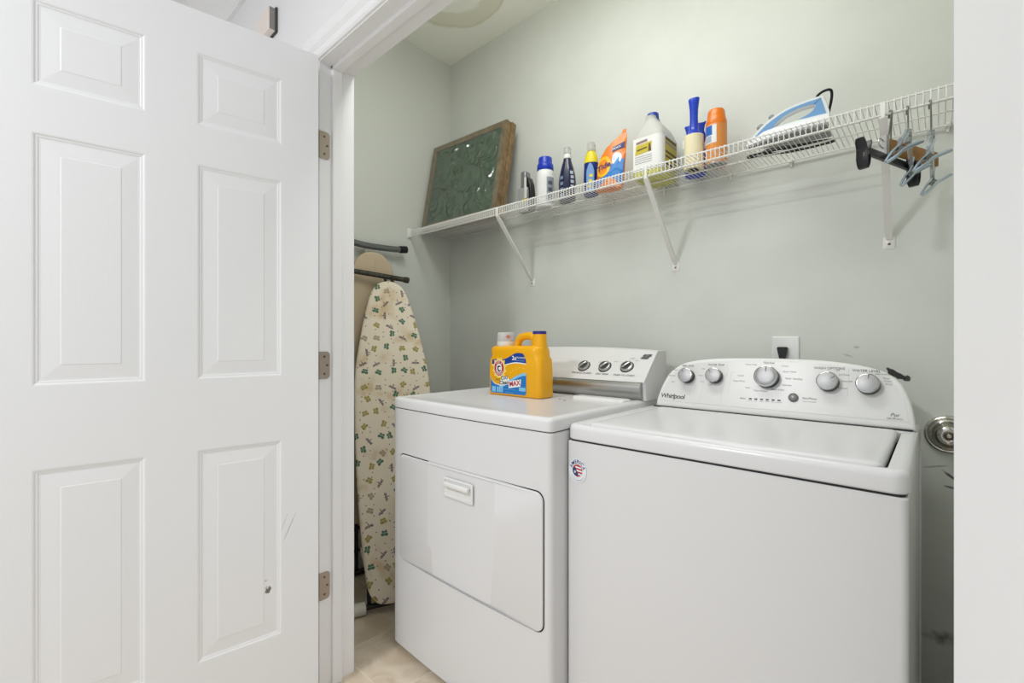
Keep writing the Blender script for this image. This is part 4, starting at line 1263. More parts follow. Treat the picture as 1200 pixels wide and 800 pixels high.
outer = catmull([(0.012, 0.020, 0), (0.03, 0.048, 0), (0.062, 0.078, 0), (0.105, 0.102, 0), (0.150, 0.113, 0), (0.193, 0.117, 0), (0.204, 0.113, 0), (0.213, 0.080, 0), (0.217, 0.045, 0), (0.19, 0.032, 0), (0.11, 0.026, 0), (0.05, 0.018, 0)], 5, True)
inner = catmull([(0.083, 0.052, 0), (0.088, 0.062, 0), (0.104, 0.076, 0), (0.122, 0.0845, 0), (0.145, 0.090, 0), (0.168, 0.091, 0), (0.176, 0.088, 0), (0.174, 0.078, 0), (0.162, 0.067, 0), (0.135, 0.056, 0), (0.110, 0.049, 0), (0.092, 0.046, 0)], 5, True)
inner = [Vector((0.128+(p.x-0.128)*1.10, 0.068+(p.y-0.068)*1.16, 0)) for p in inner]
def iloop(L, d, s=1.0):
    c = Vector((0.125, 0.075, 0))
    return [MI @ Vector((c.x+(p.x-c.x)*s, d, c.y+(p.y-c.y)*s)) for p in L]
bm = NB(); loft(bm, [iloop(outer, -0.010), iloop(outer, -0.013, 0.985), iloop(inner, -0.013, 1.03), iloop(inner, -0.008), iloop(inner, 0.008), iloop(inner, 0.013, 1.03), iloop(outer, 0.013, 0.985), iloop(outer, 0.010)], ring=True)
obj('handle', bm, mat('iron_white', rgb(236, 238, 240), 0.25), ir, 50)
oin = [Vector((a, b, 0)) for a, b in inset([(p.x, p.y) for p in outer], 0.0085)]
bm = NB(); loft(bm, [iloop(oin, -0.0115), iloop(oin, -0.0145, 0.99), iloop(inner, -0.0145, 1.06), iloop(inner, -0.0115, 1.02), iloop(inner, 0.0115, 1.02), iloop(inner, 0.0145, 1.06), iloop(oin, 0.0145, 0.99), iloop(oin, 0.0115)], ring=True)
obj('handle_grip', bm, mat('iron_blue', rgb(120, 166, 214), 0.3), ir, 50)
bm = NB(); lathe(bm, [(0.011, 0.0), (0.011, 0.010), (0.009, 0.013), (0.002, 0.014)], 16, MI @ frameM((0.045, 0, 0.062), (0.6, 0, 0.5), (0, 1, 0))); obj('spray_knob', bm, mat('grey_plastic', rgb(150, 150, 148), 0.4), ir, 40)
bm = NB(); lathe(bm, [(0.008, 0.0), (0.008, 0.009), (0.006, 0.012), (0.002, 0.0125)], 16, MI @ frameM((0.074, 0, 0.088), (0.7, 0, 0.5), (0, 1, 0))); obj('steam_button', bm, mat('grey_plastic', rgb(150, 150, 148), 0.4), ir, 40)
bm = NB(); pts = catmull([MI @ Vector(q) for q in ((0.200, 0.004, 0.108), (0.188, 0.012, 0.118), (0.186, 0.02, 0.134), (0.198, 0.024, 0.147), (0.216, 0.024, 0.148), (0.221, 0.032, 0.136), (0.216, 0.05, 0.105), (0.20, 0.075, 0.06), (0.150, 0.088, 0.006), (0.05, 0.100, 0.004), (0.0, 0.093, 0.004), (-0.005, 0.075, 0.004), (0.05, 0.070, 0.004), (0.14, 0.070, 0.004), (0.20, 0.078, 0.004), (0.225, 0.095, 0.004), (0.20, 0.108, 0.0045), (0.10, 0.112, 0.004), (0.03, 0.086, 0.0115), (0.10, 0.082, 0.0115), (0.17, 0.094, 0.0115), (0.12, 0.100, 0.0115), (0.04, 0.090, 0.0195), (0.11, 0.09, 0.0195))], 5)
tube(bm, pts, 0.0038, 7); obj('cord', bm, M_black, ir, 60)

# ------------------------------------------------------------------ hangers on the lower lip rod
RODZ = SZL+0.0015; RODN = SN+0.0032
M_hook = mat('hook_steel', rgb(128, 126, 120), 0.3, metal=1.0)
M_crystal = mat('clear_crystal_plastic', rgb(222, 228, 230), 0.08, trans=0.75, ior=1.35)
M_clip = mat('zinc_clip', rgb(182, 196, 208), 0.25, metal=0.9)
def hook_pts(x, top, stem_z, dy=1, rad=0.016):
    """hook in the n-z plane (shifted by the rod) ending in a stem"""
    cz = top-rad
    pts = []
    for i in range(13):
        a = PI*1.15-i*(PI*1.15+0.0)/12
        pts.append((x, RODN-dy*rad*0.0+dy*rad*math.cos(a)*1.0, cz+rad*math.sin(a)))
    return pts
def add_hook(par, x, stem, R=0.011, xoff=0.0, dirv=(0, 1)):
    """question-mark hook over the rod, opening to one side, stem end given"""
    d = Vector((dirv[0], dirv[1], 0)).normalized()
    c = Vector((x, RODN, RODZ+0.0028+0.0018-0.002))
    pts = []
    for i in range(11):
        a = PI*1.08-PI*1.2*i/10
        pts.append(c+d*(R*math.cos(a))+Vector((0, 0, R*math.sin(a)-R+0.0018+0.0016)))
    # tip first, run over the top and down the other side to the stem
    pts = pts+[Vector(stem)+Vector((0, 0, 0.018)), Vector(stem)]
    bm = NB(); tube(bm, catmull(pts, 3), 0.0017, 7)
    return obj('hook', bm, M_hook, par, 60)
def clip(par, c, ax, m_jaw, s=1.0, name='clip', splay=1.0, tilt=0.0):
    """spring clip: two levers splayed at the top, pinched at the bottom, with a spring coil; ax = jaw separation direction"""
    c = Vector(c); ax = Vector(ax).normalized(); up = Vector((0, 0, 1)); sd = ax.cross(up).normalized()
    Rm = Matrix.Rotation(tilt, 3, sd); ax = Rm @ ax; up = Rm @ up
    bm = NB()
    for g_ in (-1, 1):
        loops = []
        for z, o_, w in ((0.026, 0.017*splay, 0.0065), (0.020, 0.0135*splay, 0.0085), (0.008, 0.0075*splay, 0.009), (0.0, 0.0048, 0.0095), (-0.010, 0.0050, 0.0095), (-0.020, 0.0034, 0.009), (-0.027, 0.0014, 0.0075)):
            p = c+up*(z*s)+ax*(g_*o_*s)
            loops.append([p+sd*(a*w*s)+ax*(b*0.0022*s) for a, b in ((1, 0.6), (0.7, 1), (-0.7, 1), (-1, 0.6), (-1, -0.6), (-0.7, -1), (0.7, -1), (1, -0.6))])
        loft(bm, loops)
    cl = obj(name, bm, m_jaw, par, 40)
    bm = NB(); tube(bm, [c-sd*0.0085*s, c+sd*0.0085*s], 0.0036*s, 10)
    obj('spring', bm, M_hook, cl, 50)
    bm = NB(); tube(bm, catmull([c+sd*0.004*s+ax*0.0062*s-up*0.012*s, c+sd*0.004*s+ax*0.006*s+up*0.002*s, c+sd*0.004*s+up*0.006*s, c+sd*0.004*s-ax*0.006*s+up*0.002*s, c+sd*0.004*s-ax*0.0062*s-up*0.012*s], 4), 0.0009*s, 5)
    obj('wire_bow', bm, M_hook, cl, 50)
    return cl
# black clip hanger
bh = empty('clip_hanger', (-0.088, 1.50, RODZ+0.003), 'black bar trouser hanger with two black clips hanging from the wire shelf', 'hanger', 'hangers on the wire shelf')
A = Vector((-0.133, 1.385, 1.585)); B = Vector((-0.046, 1.615, 1.578)); mid = A.lerp(B, 0.47)
dv = (B-A).normalized(); nv = Vector((-dv.y, dv.x, 0))
bm = NB(); loft(bm, [[p+nv*(a*0.004)+Vector((0, 0, b*0.0085)) for a, b in ((-1, -1), (1, -1), (1, 1), (-1, 1))] for p in (A, A.lerp(B, 0.33), A.lerp(B, 0.66), B)]); obj('bar', bm, M_black, bh, 40)
for p in (A+dv*0.004, B-dv*0.004):
    clip(bh, p+Vector((0, 0, -0.010)), dv, M_black, 1.3, splay=0.75)
bm = NB(); tube(bm, [mid+Vector((0, 0, 0.008)), mid+Vector((0, 0, 0.030))], 0.0045, 8); obj('hook_socket', bm, M_black, bh, 50)
add_hook(bh, mid.x+0.004, mid+Vector((0, 0, 0.026)), dirv=(0.3, -1))
# brown wooden bar hanger
wh = empty('wooden_hanger', (-0.060, 1.57, RODZ+0.003), 'brown wooden bar hanger with a steel end cap, hanging behind the clear clips', 'hanger', 'hangers on the wire shelf')
A2 = Vector((-0.098, 1.468, 1.610)); B2 = Vector((-0.004, 1.700, 1.616)); d2v = (B2-A2).normalized(); n2 = Vector((-d2v.y, d2v.x, 0))
bm = NB(); loft(bm, [[p+n2*(a*0.005)+Vector((0, 0, b*0.0185)) for a, b in ((-1, -0.9), (-0.7, -1), (0.7, -1), (1, -0.9), (1, 0.9), (0.7, 1), (-0.7, 1), (-1, 0.9))] for p in (A2, A2.lerp(B2, 0.5), B2)]); obj('bar', bm, mat('brown_wood_bar', rgb(172, 124, 64), 0.6, var=(40, 0.3)), wh, 40)
bm = NB(); loft(bm, [[p+n2*(a*0.0065)+Vector((0, 0, b*0.024)) for a, b in ((-1, -1), (1, -1), (1, 1), (-1, 1))] for p in (A2-d2v*0.004, A2+d2v*0.009)]); obj('end_cap', bm, M_steel, wh, 40)
bm = NB(); tube(bm, catmull([A2+Vector((0, 0, 0.01))-d2v*0.004, A2-d2v*0.020+Vector((0, 0, 0.014)), A2-d2v*0.024+Vector((0, 0, 0.0)), A2-d2v*0.006-Vector((0, 0, 0.008))], 4), 0.0016, 6); obj('wire_loop', bm, M_steel, wh, 50)
add_hook(wh, A2.lerp(B2, 0.12).x, A2.lerp(B2, 0.12)+Vector((0, 0, 0.018)), dirv=(0.3, -1))
# clear skirt hangers, arms running front to back
def clear_hanger(name, x, yA, yB, z, lab, skew):
    h = empty(name, (x, RODN, RODZ+0.003), lab, 'hanger', 'hangers on the wire shelf')
    top = Vector((x+0.002, RODN-0.006, z+0.055))
    for ye, sg in ((yA, -1), (yB, 1)):
        e = Vector((x+skew*(ye-RODN), ye, z))
        pts = catmull([top, top.lerp(e, 0.35)+Vector((0, 0, 0.004)), e.lerp(top, 0.2), e], 4)
        bm = NB()
        loops = []
        for i, p in enumerate(pts):
            w = 0.0045; hh = 0.009 if i < len(pts)-1 else 0.007
            loops.append([p+Vector((a*w, 0, b*hh)) for a, b in ((-1, -0.6), (-0.4, -1), (0.4, -1), (1, -0.6), (1, 0.6), (0.4, 1), (-0.4, 1), (-1, 0.6))])
        loft(bm, loops)
        arm = obj('arm', bm, M_crystal, h, 50)
        clip(h, e+Vector((0, sg*(-0.012), -0.012)), (1, 0.15, 0), M_clip, 1.28, splay=0.95, tilt=-0.80 if sg < 0 else -0.65)
    bm = NB(); box(bm, (top.x-0.007, top.y-0.012, top.z-0.016), (top.x+0.007, top.y+0.012, top.z+0.014), 0.004, 3); obj('hub', bm, M_crystal, h, 50)
    add_hook(h, x, top+Vector((0, 0, 0.008)), R=0.0125, dirv=(0.15, -1))
clear_hanger('clear_hanger', -0.0555, 1.345, 1.585, 1.570, 'clear plastic clip hanger crossing in front of the brown bar', 0.05)
clear_hanger('clear_hanger', -0.0145, 1.405, 1.660, 1.555, 'clear plastic clip hanger at the far right end, next to the door edge', 0.02)

# ------------------------------------------------------------------ ironing boards in the left recess
def butterfly_mat():
    m = bpy.data.materials.new('butterfly_print_cotton')
    m.use_nodes = True
    g = NG(m)
    tc = g.n('ShaderNodeTexCoord')
    sep = g.n('ShaderNodeSeparateXYZ'); g.l(tc.outputs['UV'], sep.inputs[0])
    comb = g.n('ShaderNodeCombineXYZ'); g.l(sep.outputs[0], comb.inputs[0]); g.l(sep.outputs[1], comb.inputs[1])
    def cells(scale, rnd):
        v = g.n('ShaderNodeTexVoronoi', voronoi_dimensions='2D')
        v.inputs['Scale'].default_value = scale; v.inputs['Randomness'].default_value = rnd
        g.l(comb.outputs[0], v.inputs['Vector'])
        sc_ = g.n('ShaderNodeVectorMath', operation='SUBTRACT')
        g.l(comb.outputs[0], sc_.inputs[0]); g.l(v.outputs['Position'], sc_.inputs[1])
        s3 = g.n('ShaderNodeSeparateXYZ'); g.l(sc_.outputs[0], s3.inputs[0])
        s4 = g.n('ShaderNodeSeparateColor'); g.l(v.outputs['Color'], s4.inputs[0])
        return s3.outputs[0], s3.outputs[1], s4.outputs[0], s4.outputs[1]
    n1 = g.n('ShaderNodeTexNoise'); n1.inputs['Scale'].default_value = 7; n1.inputs['Detail'].default_value = 3; g.l(comb.outputs[0], n1.inputs['Vector'])
    col = g.mix(g.smooth(n1.outputs['Fac'], 0.52, 0.72), rgb(236, 225, 204), rgb(212, 188, 150))
    dx, dy, r1, r2 = cells(17.0, 0.66)
    ang = g.math('MULTIPLY', g.math('SUBTRACT', r1, 0.5), 4.0)
    ca_, sa_ = g.math('COSINE', ang), g.math('SINE', ang)
    lx = g.math('ABSOLUTE', g.math('ADD', g.math('MULTIPLY', dx, ca_), g.math('MULTIPLY', dy, sa_)))
    ly = g.math('SUBTRACT', g.math('MULTIPLY', dy, ca_), g.math('MULTIPLY', dx, sa_))
    def ell(cx, cy, rx, ry):
        a = g.math('DIVIDE', g.math('SUBTRACT', lx, cx), rx); b = g.math('DIVIDE', g.math('SUBTRACT', ly, cy), ry)
        return g.math('SQRT', g.math('ADD', g.math('MULTIPLY', a, a), g.math('MULTIPLY', b, b)))
    bf = g.math('MINIMUM', g.math('MINIMUM', ell(0.0080, 0.0055, 0.0076, 0.0066), ell(0.0066, -0.006, 0.0057, 0.0052)), ell(0, 0, 0.0022, 0.011))
    df = g.math('MINIMUM', g.math('MINIMUM', ell(0.010, 0.002, 0.0105, 0.0026), ell(0.009, -0.003, 0.009, 0.0022)), ell(0, -0.004, 0.0020, 0.014))
    isd = g.math('GREATER_THAN', r2, 0.70)
    shp = g.math('ADD', g.math('MULTIPLY', df, isd), g.math('MULTIPLY', bf, g.math('SUBTRACT', 1.0, isd)))
    n2 = g.n('ShaderNodeTexNoise'); n2.inputs['Scale'].default_value = 260; g.l(comb.outputs[0], n2.inputs['Vector'])
    shp = g.math('ADD', shp, g.math('MULTIPLY', g.math('SUBTRACT', n2.outputs['Fac'], 0.5), 0.6))
    ramp = g.n('ShaderNodeValToRGB'); ramp.color_ramp.interpolation = 'CONSTANT'
    e = ramp.color_ramp.elements
    e[0].position = 0.0; e[0].color = rgb(34, 104, 78)
    e[1].position = 0.34; e[1].color = rgb(160, 144, 64)
    k = e.new(0.62); k.color = rgb(168, 152, 128)
    k = e.new(0.70); k.color = rgb(104, 80, 92)
    g.l(r2, ramp.inputs[0])
    col = g.mix(g.math('MULTIPLY', g.smooth(shp, 0.8, 1.1, 1.0, 0.0), 0.92), col, ramp.outputs[0])
    ex, ey, q1, q2 = cells(27.0, 0.8)
    dd = g.math('SQRT', g.math('ADD', g.math('MULTIPLY', ex, ex), g.math('MULTIPLY', ey, ey)))
    dot = g.math('MULTIPLY', g.smooth(dd, 0.0022, 0.0032, 1.0, 0.0), g.math('GREATER_THAN', q1, 0.35))
    col = g.mix(g.math('MULTIPLY', dot, 0.85), col, rgb(92, 64, 74))
    g.l(col, g.p.inputs['Base Color'])
    g.p.inputs['Roughness'].default_value = 0.85
    return m

def board(name, Tn, Bn, wdir, prof, thick, m, label, root_z=0):
    """Tn nose point, Bn tail point, prof = [(fraction from nose, half width)]"""
    Tn = Vector(Tn); Bn = Vector(Bn); ax = (Bn-Tn); L = ax.length; ax.normalize()
    w = Vector(wdir); w = (w-ax*w.dot(ax)).normalized()
    nrm = w.cross(ax).normalized()
    if nrm.dot(-Tn) < 0: nrm = -nrm
    r = empty(name, (Bn.x, Bn.y, root_z), label, 'ironing board', 'ironing boards in the left recess')
    side = catmull([(s*L, h, 0) for s, h in prof], 5)
    out = [(p.x, p.y) for p in side]+[(p.x, -p.y) for p in side[::-1]]
    # drop duplicated apex points
    cl = [out[0]]
    for p in out[1:]:
        if (Vector(p)-Vector(cl[-1])).length > 1e-4: cl.append(p)
    if (Vector(cl[0])-Vector(cl[-1])).length < 1e-4: cl.pop()
    bm = NB(); loops = []
    for ins, d in ((0.010, -thick*0.5), (0.003, -thick*0.45), (0, -thick*0.2), (0, thick*0.15), (0.004, thick*0.38), (0.012, thick*0.48), (0.03, thick*0.5)):
        loops.append([Tn+ax*a+w*b+nrm*d for a, b in inset(cl, ins)])
    loft(bm, loops)
    uv = bm.loops.layers.uv.new('uv')
    for f in bm.faces:
        for lp in f.loops:
            q = lp.vert.co-Tn
            lp[uv].uv = (q.dot(w)+0.5, q.dot(ax)+0.5)
    obj('padded_cover', bm, m, r, 50)
    return r, Tn, Bn, ax, w, nrm, L

M_bf = butterfly_mat()
prof_b = [(0.0, 0.001), (0.004, 0.030), (0.018, 0.060), (0.049, 0.086), (0.127, 0.118), (0.217, 0.144), (0.304, 0.165), (0.40, 0.174), (0.60, 0.175), (0.78, 0.166), (0.92, 0.150), (0.972, 0.132), (0.992, 0.105), (1.0, 0.06), (1.0, 0.001)]
rB, TB, BB, axB, wB, nB, LB = board('ironing_board', (-1.998, 1.276, 1.421), (-1.661, 1.137, 0.035), (0.407, 0.913, 0), prof_b, 0.026, M_bf, 'ironing board with a butterfly-print cover leaning left of the dryer')
M_tubeg = mat('grey_steel_tube', rgb(120, 122, 122), 0.32, metal=0.7)
M_tubed = mat('dark_mottled_tube', rgb(84, 84, 74), 0.4, metal=0.6, var=(60, 0.5))
bm = NB(); fa = Vector((-2.046, 1.095, 1.462)); fb = Vector((-2.004, 1.384, 1.440)); fd = (fb-fa).normalized()
tube(bm, [fa, fa.lerp(fb, 0.5), fb], 0.0125, 14); ft = obj('foot_tube', bm, M_tubed, rB, 50)
bm = NB(); tube(bm, [fb-fd*0.012, fb+fd*0.003, fb+fd*0.014, fb+fd*0.016], [0.0145, 0.0155, 0.0155, 0.011], 14); obj('end_cap', bm, mat('dark_brown_cap', rgb(58, 52, 46), 0.6), ft, 50)
bm = NB(); tube(bm, [fa+fd*0.012, fa-fd*0.014], 0.0155, 14); obj('end_cap', bm, mat('dark_brown_cap', rgb(58, 52, 46), 0.6), ft, 50)
back = -nB
for s in (0.0, 0.06):
    bm = NB(); tube(bm, [fa.lerp(fb, 0.62)+wB*(s*0.5), TB+axB*0.25+wB*s+back*0.026, TB+axB*0.75+wB*s+back*0.026, BB-axB*0.30+wB*s+back*0.03], 0.008, 8); obj('leg', bm, M_black, rB, 50)
cB = BB-axB*0.0
for s in (-0.135, -0.085):
    bm = NB(); tube(bm, [BB+wB*s+back*0.045+Vector((0, 0, -0.005)), BB-axB*0.28+wB*s+back*0.040, BB-axB*0.42+wB*(s*0.6)+back*0.032], 0.0085, 8); obj('leg', bm, M_black, rB, 50)
f0 = BB+wB*-0.188+back*0.022; f1 = BB+wB*0.17+back*0.040
f0.z = f1.z = 0.026
bm = NB(); tube(bm, [f0, f1], 0.011, 12); ft2 = obj('foot_tube', bm, M_black, rB, 50)
for p, q in ((f0, f1), (f1, f0)):
    d_ = (q-p).normalized()
    bm = NB(); tube(bm, [p-d_*0.018, p-d_*0.016, p+d_*0.034, p+d_*0.036], [0.022, 0.0255, 0.0255, 0.022], 16); obj('rubber_foot', bm, mat('white_rubber', rgb(222, 218, 206), 0.6), ft2, 50)
bm = NB(); tube(bm, catmull([BB-axB*0.15+wB*-0.150+nB*0.012, BB-axB*0.12+wB*-0.125+nB*0.0155, BB-axB*0.19+wB*-0.158+nB*0.006, BB-axB*0.24+wB*-0.166+nB*0.003], 5), 0.0014, 5); obj('tie_string', bm, mat('white_string', rgb(220, 216, 204), 0.8), rB)

M_beige = mat('beige_cotton', rgb(198, 180, 152), 0.85, bump=((900, 900, 900), 0.1, 0.0006))
prof_a = [(0.0, 0.001), (0.004, 0.038), (0.018, 0.068), (0.045, 0.096), (0.10, 0.120), (0.20, 0.145), (0.35, 0.162), (0.6, 0.168), (0.9, 0.160), (0.98, 0.14), (1.0, 0.10), (1.0, 0.001)]
rA, TA, BA, axA, wA, nA, LA = board('ironing_board', (-2.078, 1.245, 1.572), (-2.070, 1.215, 0.245), (0.06, 1, 0), prof_a, 0.024, M_beige, 'plain beige ironing board upright against the left wall behind the butterfly one')
bm = NB(); pts = catmull([(-2.085, 1.035, 1.628), (-2.082, 1.10, 1.612), (-2.078, 1.19, 1.600), (-2.074, 1.30, 1.600), (-2.070, 1.375, 1.603), (-2.068, 1.405, 1.606)], 5)
tube(bm, pts, 0.0155, 14); ft = obj('foot_tube', bm, M_tubeg, rA, 60)
e = Vector(pts[-1]); d_ = (e-Vector(pts[-3])).normalized()
bm = NB(); tube(bm, [e-d_*0.016, e-d_*0.014, e+d_*0.026, e+d_*0.029], [0.0165, 0.0185, 0.0185, 0.014], 16); obj('end_cap', bm, M_blackrub, ft, 50)
e = Vector(pts[0]); d_ = (e-Vector(pts[2])).normalized()
bm = NB(); tube(bm, [e-d_*0.012, e+d_*0.026], 0.0185, 14); obj('end_cap', bm, M_blackrub, ft, 50)
for y in (1.205, 1.285):
    bm = NB(); tube(bm, [(-2.078, y, 1.598), (-2.092, y, 1.52), (-2.094, y, 0.60)], 0.0045, 8); obj('leg', bm, mat('pale_steel_wire', rgb(205, 206, 204), 0.3, metal=0.6), rA, 50)
for y in (1.10, 1.15, 1.33):
    bm = NB(); tube(bm, [(-2.085, y, 0.50), (-2.075, y, 0.23), (-2.055, y-0.01, 0.03)], 0.0085, 8); obj('leg', bm, M_black, rA, 50)
bm = NB(); tube(bm, [(-2.055, 1.03, 0.018), (-2.055, 1.40, 0.018)], 0.0125, 10); ft = obj('foot_tube', bm, M_black, rA, 50)
bm = NB(); tube(bm, [(-2.068, 1.08, 0.12), (-2.068, 1.36, 0.12)], 0.007, 8); obj('cross_bar', bm, M_black, rA, 50)
bm = NB(); tube(bm, [(-2.073, 1.06, 0.222), (-2.073, 1.37, 0.222)], 0.010, 8); obj('cross_bar', bm, M_black, rA, 50)

# ------------------------------------------------------------------ detergent bottle on the dryer
BX0, BX1, BY0, BY1, BZ = -1.307, -1.043, 1.285, 1.372, 0.9197
bw = BX1-BX0
det = empty('detergent_bottle', ((BX0+BX1)/2, (BY0+BY1)/2, BZ), 'large yellow detergent bottle with a clear white cap standing on the dryer', 'bottle')
M_yel = mat('yellow_hdpe', rgb(238, 172, 12), 0.3)
bcy = (BY0+BY1)/2
bm = NB()
def bl(x0, x1, hy, r, z):
    return [(a, b, BZ+z) for a, b in rr((x0+x1)/2, bcy, (x1-x0)/2, hy, r, 6, 2)]
hy = (BY1-BY0)/2
loft(bm, [bl(BX0+0.006, BX1-0.006, hy-0.006, 0.014, 0), bl(BX0+0.001, BX1-0.001, hy-0.001, 0.017, 0.004), bl(BX0, BX1, hy, 0.018, 0.010), bl(BX0, BX1-0.001, hy, 0.018, 0.10), bl(BX0+0.005, BX1-0.004, hy, 0.018, 0.140),
          bl(BX0+0.007, BX1-0.006, hy-0.001, 0.03, 0.150), bl(BX0+0.003, BX1-0.008, hy, 0.03, 0.164), bl(BX0+0.003, BX1-0.010, hy-0.001, 0.03, 0.178), bl(BX0+0.008, BX1-0.012, hy-0.005, 0.03, 0.186), bl(BX0+0.02, BX1-0.02, hy-0.014, 0.025, 0.1905)])
# column at the right end rising to the drip-tap cap, and the arched handle
loft(bm, [bl(BX1-0.070, BX1-0.001, 0.030, 0.028, 0.10), bl(BX1-0.066, BX1-0.006, 0.028, 0.025, 0.16), bl(BX1-0.063, BX1-0.010, 0.0255, 0.022, 0.20), bl(BX1-0.061, BX1-0.013, 0.023, 0.020, 0.234)])
hp = catmull([(BX0+0.118, bcy, BZ+0.178), (BX0+0.124, bcy, BZ+0.205), (BX0+0.138, bcy, BZ+0.221), (BX0+0.165, bcy, BZ+0.227), (BX0+0.190, bcy, BZ+0.226), (BX0+0.203, bcy, BZ+0.217), (BX0+0.207, bcy, BZ+0.195), (BX0+0.208, bcy, BZ+0.170)], 6)
tube(bm, hp, 0.0145, 14)
obj('body', bm, M_yel, det, 50)
bm = NB(); loft(bm, [bl(BX1-0.0615, BX1-0.0125, 0.0235, 0.0205, 0.2335), bl(BX1-0.0615, BX1-0.0125, 0.0235, 0.0205, 0.243), bl(BX1-0.060, BX1-0.014, 0.022, 0.019, 0.2445)]); obj('spout_cap', bm, mat('navy_cap', rgb(40, 40, 130), 0.35), det, 40)
bm = NB(); cxp = BX0+0.058
lathe(bm, [(0.034, 0.186), (0.036, 0.190), (0.035, 0.206), (0.033, 0.208)], 28, Matrix.Translation((cxp, bcy, BZ))); obj('cap_collar', bm, mat('white_cap_plastic', rgb(226, 222, 214), 0.3), det, 40)
bm = NB(); lathe(bm, [(0.0345, 0.2065), (0.0350, 0.208), (0.0325, 0.238), (0.030, 0.2415), (0.028, 0.242)], 28, Matrix.Translation((cxp, bcy, BZ)))
obj('measuring_cap', bm, mat('frosted_cap', rgb(226, 224, 222), 0.22, trans=0.45, ior=1.25), det, 40)
bm = NB(); ac = toward(cxp, bcy); wrap_patch(bm, cxp, bcy, BZ, 0.0335, ac-0.05, ac+0.55, lambda q: 0.224-0.008*math.sin(PI*q), lambda q: 0.224+0.008*math.sin(PI*q)); obj('cap_emblem', bm, mat('cap_red', rgb(196, 120, 112), 0.4), det)
# label on the front face
ML = frameM((BX0+0.005, BY0-0.0001, BZ), (1, 0, 0), (0, 0, 1))
blu = mat('label_blue', rgb(28, 120, 196), 0.35); dblu = mat('label_dark_blue', rgb(22, 62, 150), 0.35); sky = mat('label_sky', rgb(130, 196, 232), 0.35); lred = mat('label_red', rgb(186, 48, 46), 0.35); lwhi = mat('label_white', rgb(242, 242, 240), 0.35); lbk = mat('label_black', rgb(40, 40, 44), 0.4); cream_y = mat('label_pale_yellow', rgb(250, 214, 90), 0.35)
def cpoly(pts, k=4):
    return [(p.x, p.y) for p in catmull([(a, b, 0) for a, b in pts], k)]
def label_patch(name, out, m, off):
    return flat(name, out, m, det, ML, off)
lab_top = cpoly([(0.022, 0.136), (0.040, 0.139), (0.075, 0.138), (0.105, 0.146), (0.135, 0.160), (0.160, 0.164), (0.180, 0.160), (0.192, 0.142), (0.195, 0.126)])
lab_topb = cpoly([(0.195, 0.126), (0.175, 0.128), (0.140, 0.129), (0.110, 0.124), (0.085, 0.119), (0.050, 0.119), (0.020, 0.118)])
label_patch('label_wave', lab_top+lab_topb[1:], dblu, 0.0006)
edge_w = cpoly([(0.020, 0.118), (0.050, 0.119), (0.085, 0.119), (0.110, 0.124), (0.140, 0.129), (0.175, 0.128), (0.195, 0.126)])
label_patch('label_glow', edge_w+[(a, b-0.004) for a, b in edge_w[::-1]], lwhi, 0.0007)
low_t = cpoly([(0.012, 0.072), (0.018, 0.058), (0.030, 0.046), (0.048, 0.040), (0.070, 0.040), (0.095, 0.052), (0.125, 0.068), (0.155, 0.082), (0.180, 0.090), (0.195, 0.090)])
label_patch('label_wave', low_t+[(0.195, 0.090), (0.195, 0.016), (0.188, 0.009), (0.020, 0.009), (0.012, 0.016)][1:], blu, 0.0006)
label_patch('label_glow', low_t[14:]+[(a, b-0.010) for a, b in low_t[14:][::-1]], sky, 0.0008)
label_patch('label_glow', low_t[:22]+[(a, b+0.003) for a, b in low_t[:22][::-1]], lwhi, 0.0008)
label_patch('light_burst', [(0.060+(0.040 if i % 2 else 0.030)*math.cos(i*PI/12), 0.104+(0.044 if i % 2 else 0.035)*math.sin(i*PI/12)) for i in range(24)], cream_y, 0.0009)
label_patch('logo_ring', circ(0.058, 0.104, 0.0275, 0.0315), lwhi, 0.0010)
label_patch('logo_disc', circ(0.058, 0.104, 0.0255, 0.0295), lred, 0.0012)
label_patch('logo_centre', circ(0.058, 0.104, 0.0150, 0.0175), lwhi, 0.0014)
arm_ = cpoly([(0.050, 0.098), (0.049, 0.108), (0.054, 0.114), (0.064, 0.113), (0.067, 0.109), (0.060, 0.108), (0.056, 0.107), (0.056, 0.100), (0.063, 0.095), (0.066, 0.099), (0.068, 0.096), (0.062, 0.090), (0.054, 0.091)])
label_patch('logo_arm', arm_, lbk, 0.0016)
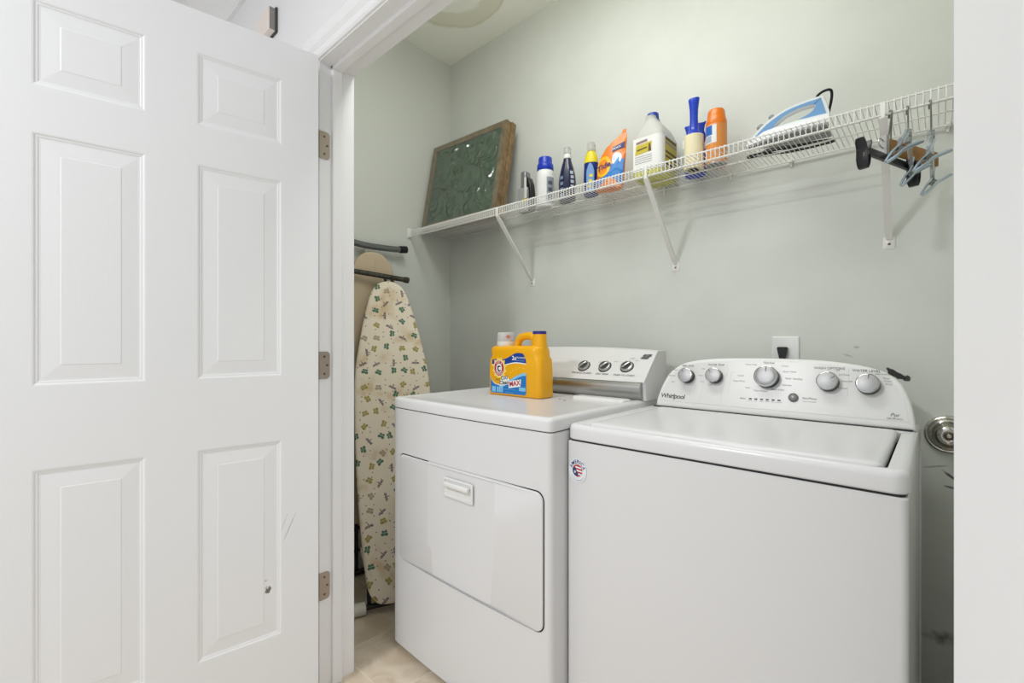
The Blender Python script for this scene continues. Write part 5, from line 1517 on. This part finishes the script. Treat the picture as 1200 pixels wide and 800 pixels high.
def arc_text(r, ry, up):
    def f(p):
        if up:
            a = PI/2-p.x/r; return Vector((0.058+(r+p.y)*math.cos(a), 0.104+(ry+p.y)*math.sin(a), 0.0015))
        a = -PI/2+p.x/r; return Vector((0.058+(r-p.y)*math.cos(a), 0.104+(ry-p.y)*math.sin(a), 0.0015))
    return f
text('ARM &', 0.0105, lwhi, det, ML, f=arc_text(0.0200, 0.0232, True), spacing=1.1)
text('HAMMER', 0.0105, lwhi, det, ML, f=arc_text(0.0202, 0.0236, False), spacing=1.1)
LF = lambda p: Vector((p.x, p.y, 0.0019))
label_patch('word_plate', [(0.064, 0.036), (0.106, 0.044), (0.112, 0.064), (0.098, 0.078), (0.076, 0.072), (0.064, 0.056)], lwhi, 0.0013)
text('plus', 0.014, mat('label_green', rgb(70, 110, 50), 0.4), det, ML, (0.052, 0.062), f=LF, shear=0.2)
text('OXI', 0.020, lbk, det, ML, (0.086, 0.068), f=LF, rot=0.12, bold=0.0004)
text('Clean', 0.021, lbk, det, ML, (0.084, 0.050), f=LF, rot=0.12, bold=0.0004, shear=0.15)
label_patch('word_plate', [(0.108, 0.030), (0.168, 0.040), (0.171, 0.067), (0.110, 0.057)], lwhi, 0.0015)
text('MAX', 0.0255, lred, det, ML, (0.1395, 0.0495), f=LF, rot=0.15, bold=0.0008)
text('2x', 0.022, lwhi, det, ML, (0.137, 0.144), f=LF, bold=0.0005)
text('STRONGER', 0.0095, lwhi, det, ML, (0.168, 0.146), f=LF)
text('STAIN FIGHTERS', 0.0058, sky, det, ML, (0.166, 0.135), f=LF)
for x0, x1 in ((0.020, 0.040), (0.046, 0.056), (0.058, 0.068), (0.070, 0.078)):
    label_patch('label_icon', rr((x0+x1)/2, 0.023, (x1-x0)/2, 0.0105, 0.002, 2), sky, 0.0010)
text('with built-in pre-treaters', 0.0065, sky, det, ML, (0.113, 0.026), f=LF)
text('6.6 L (1.75 GAL)', 0.0058, sky, det, ML, (0.113, 0.014), f=LF)
label_patch('label_icon', rr(0.176, 0.030, 0.016, 0.007, 0.004, 3), sky, 0.0010)
for cx_, cy_ in ((0.130, 0.098), (0.146, 0.104), (0.160, 0.110), (0.182, 0.108), (0.118, 0.090)):
    label_patch('label_fleck', circ(cx_, cy_, 0.0022, 0.0022, 8), cream_y, 0.0008)
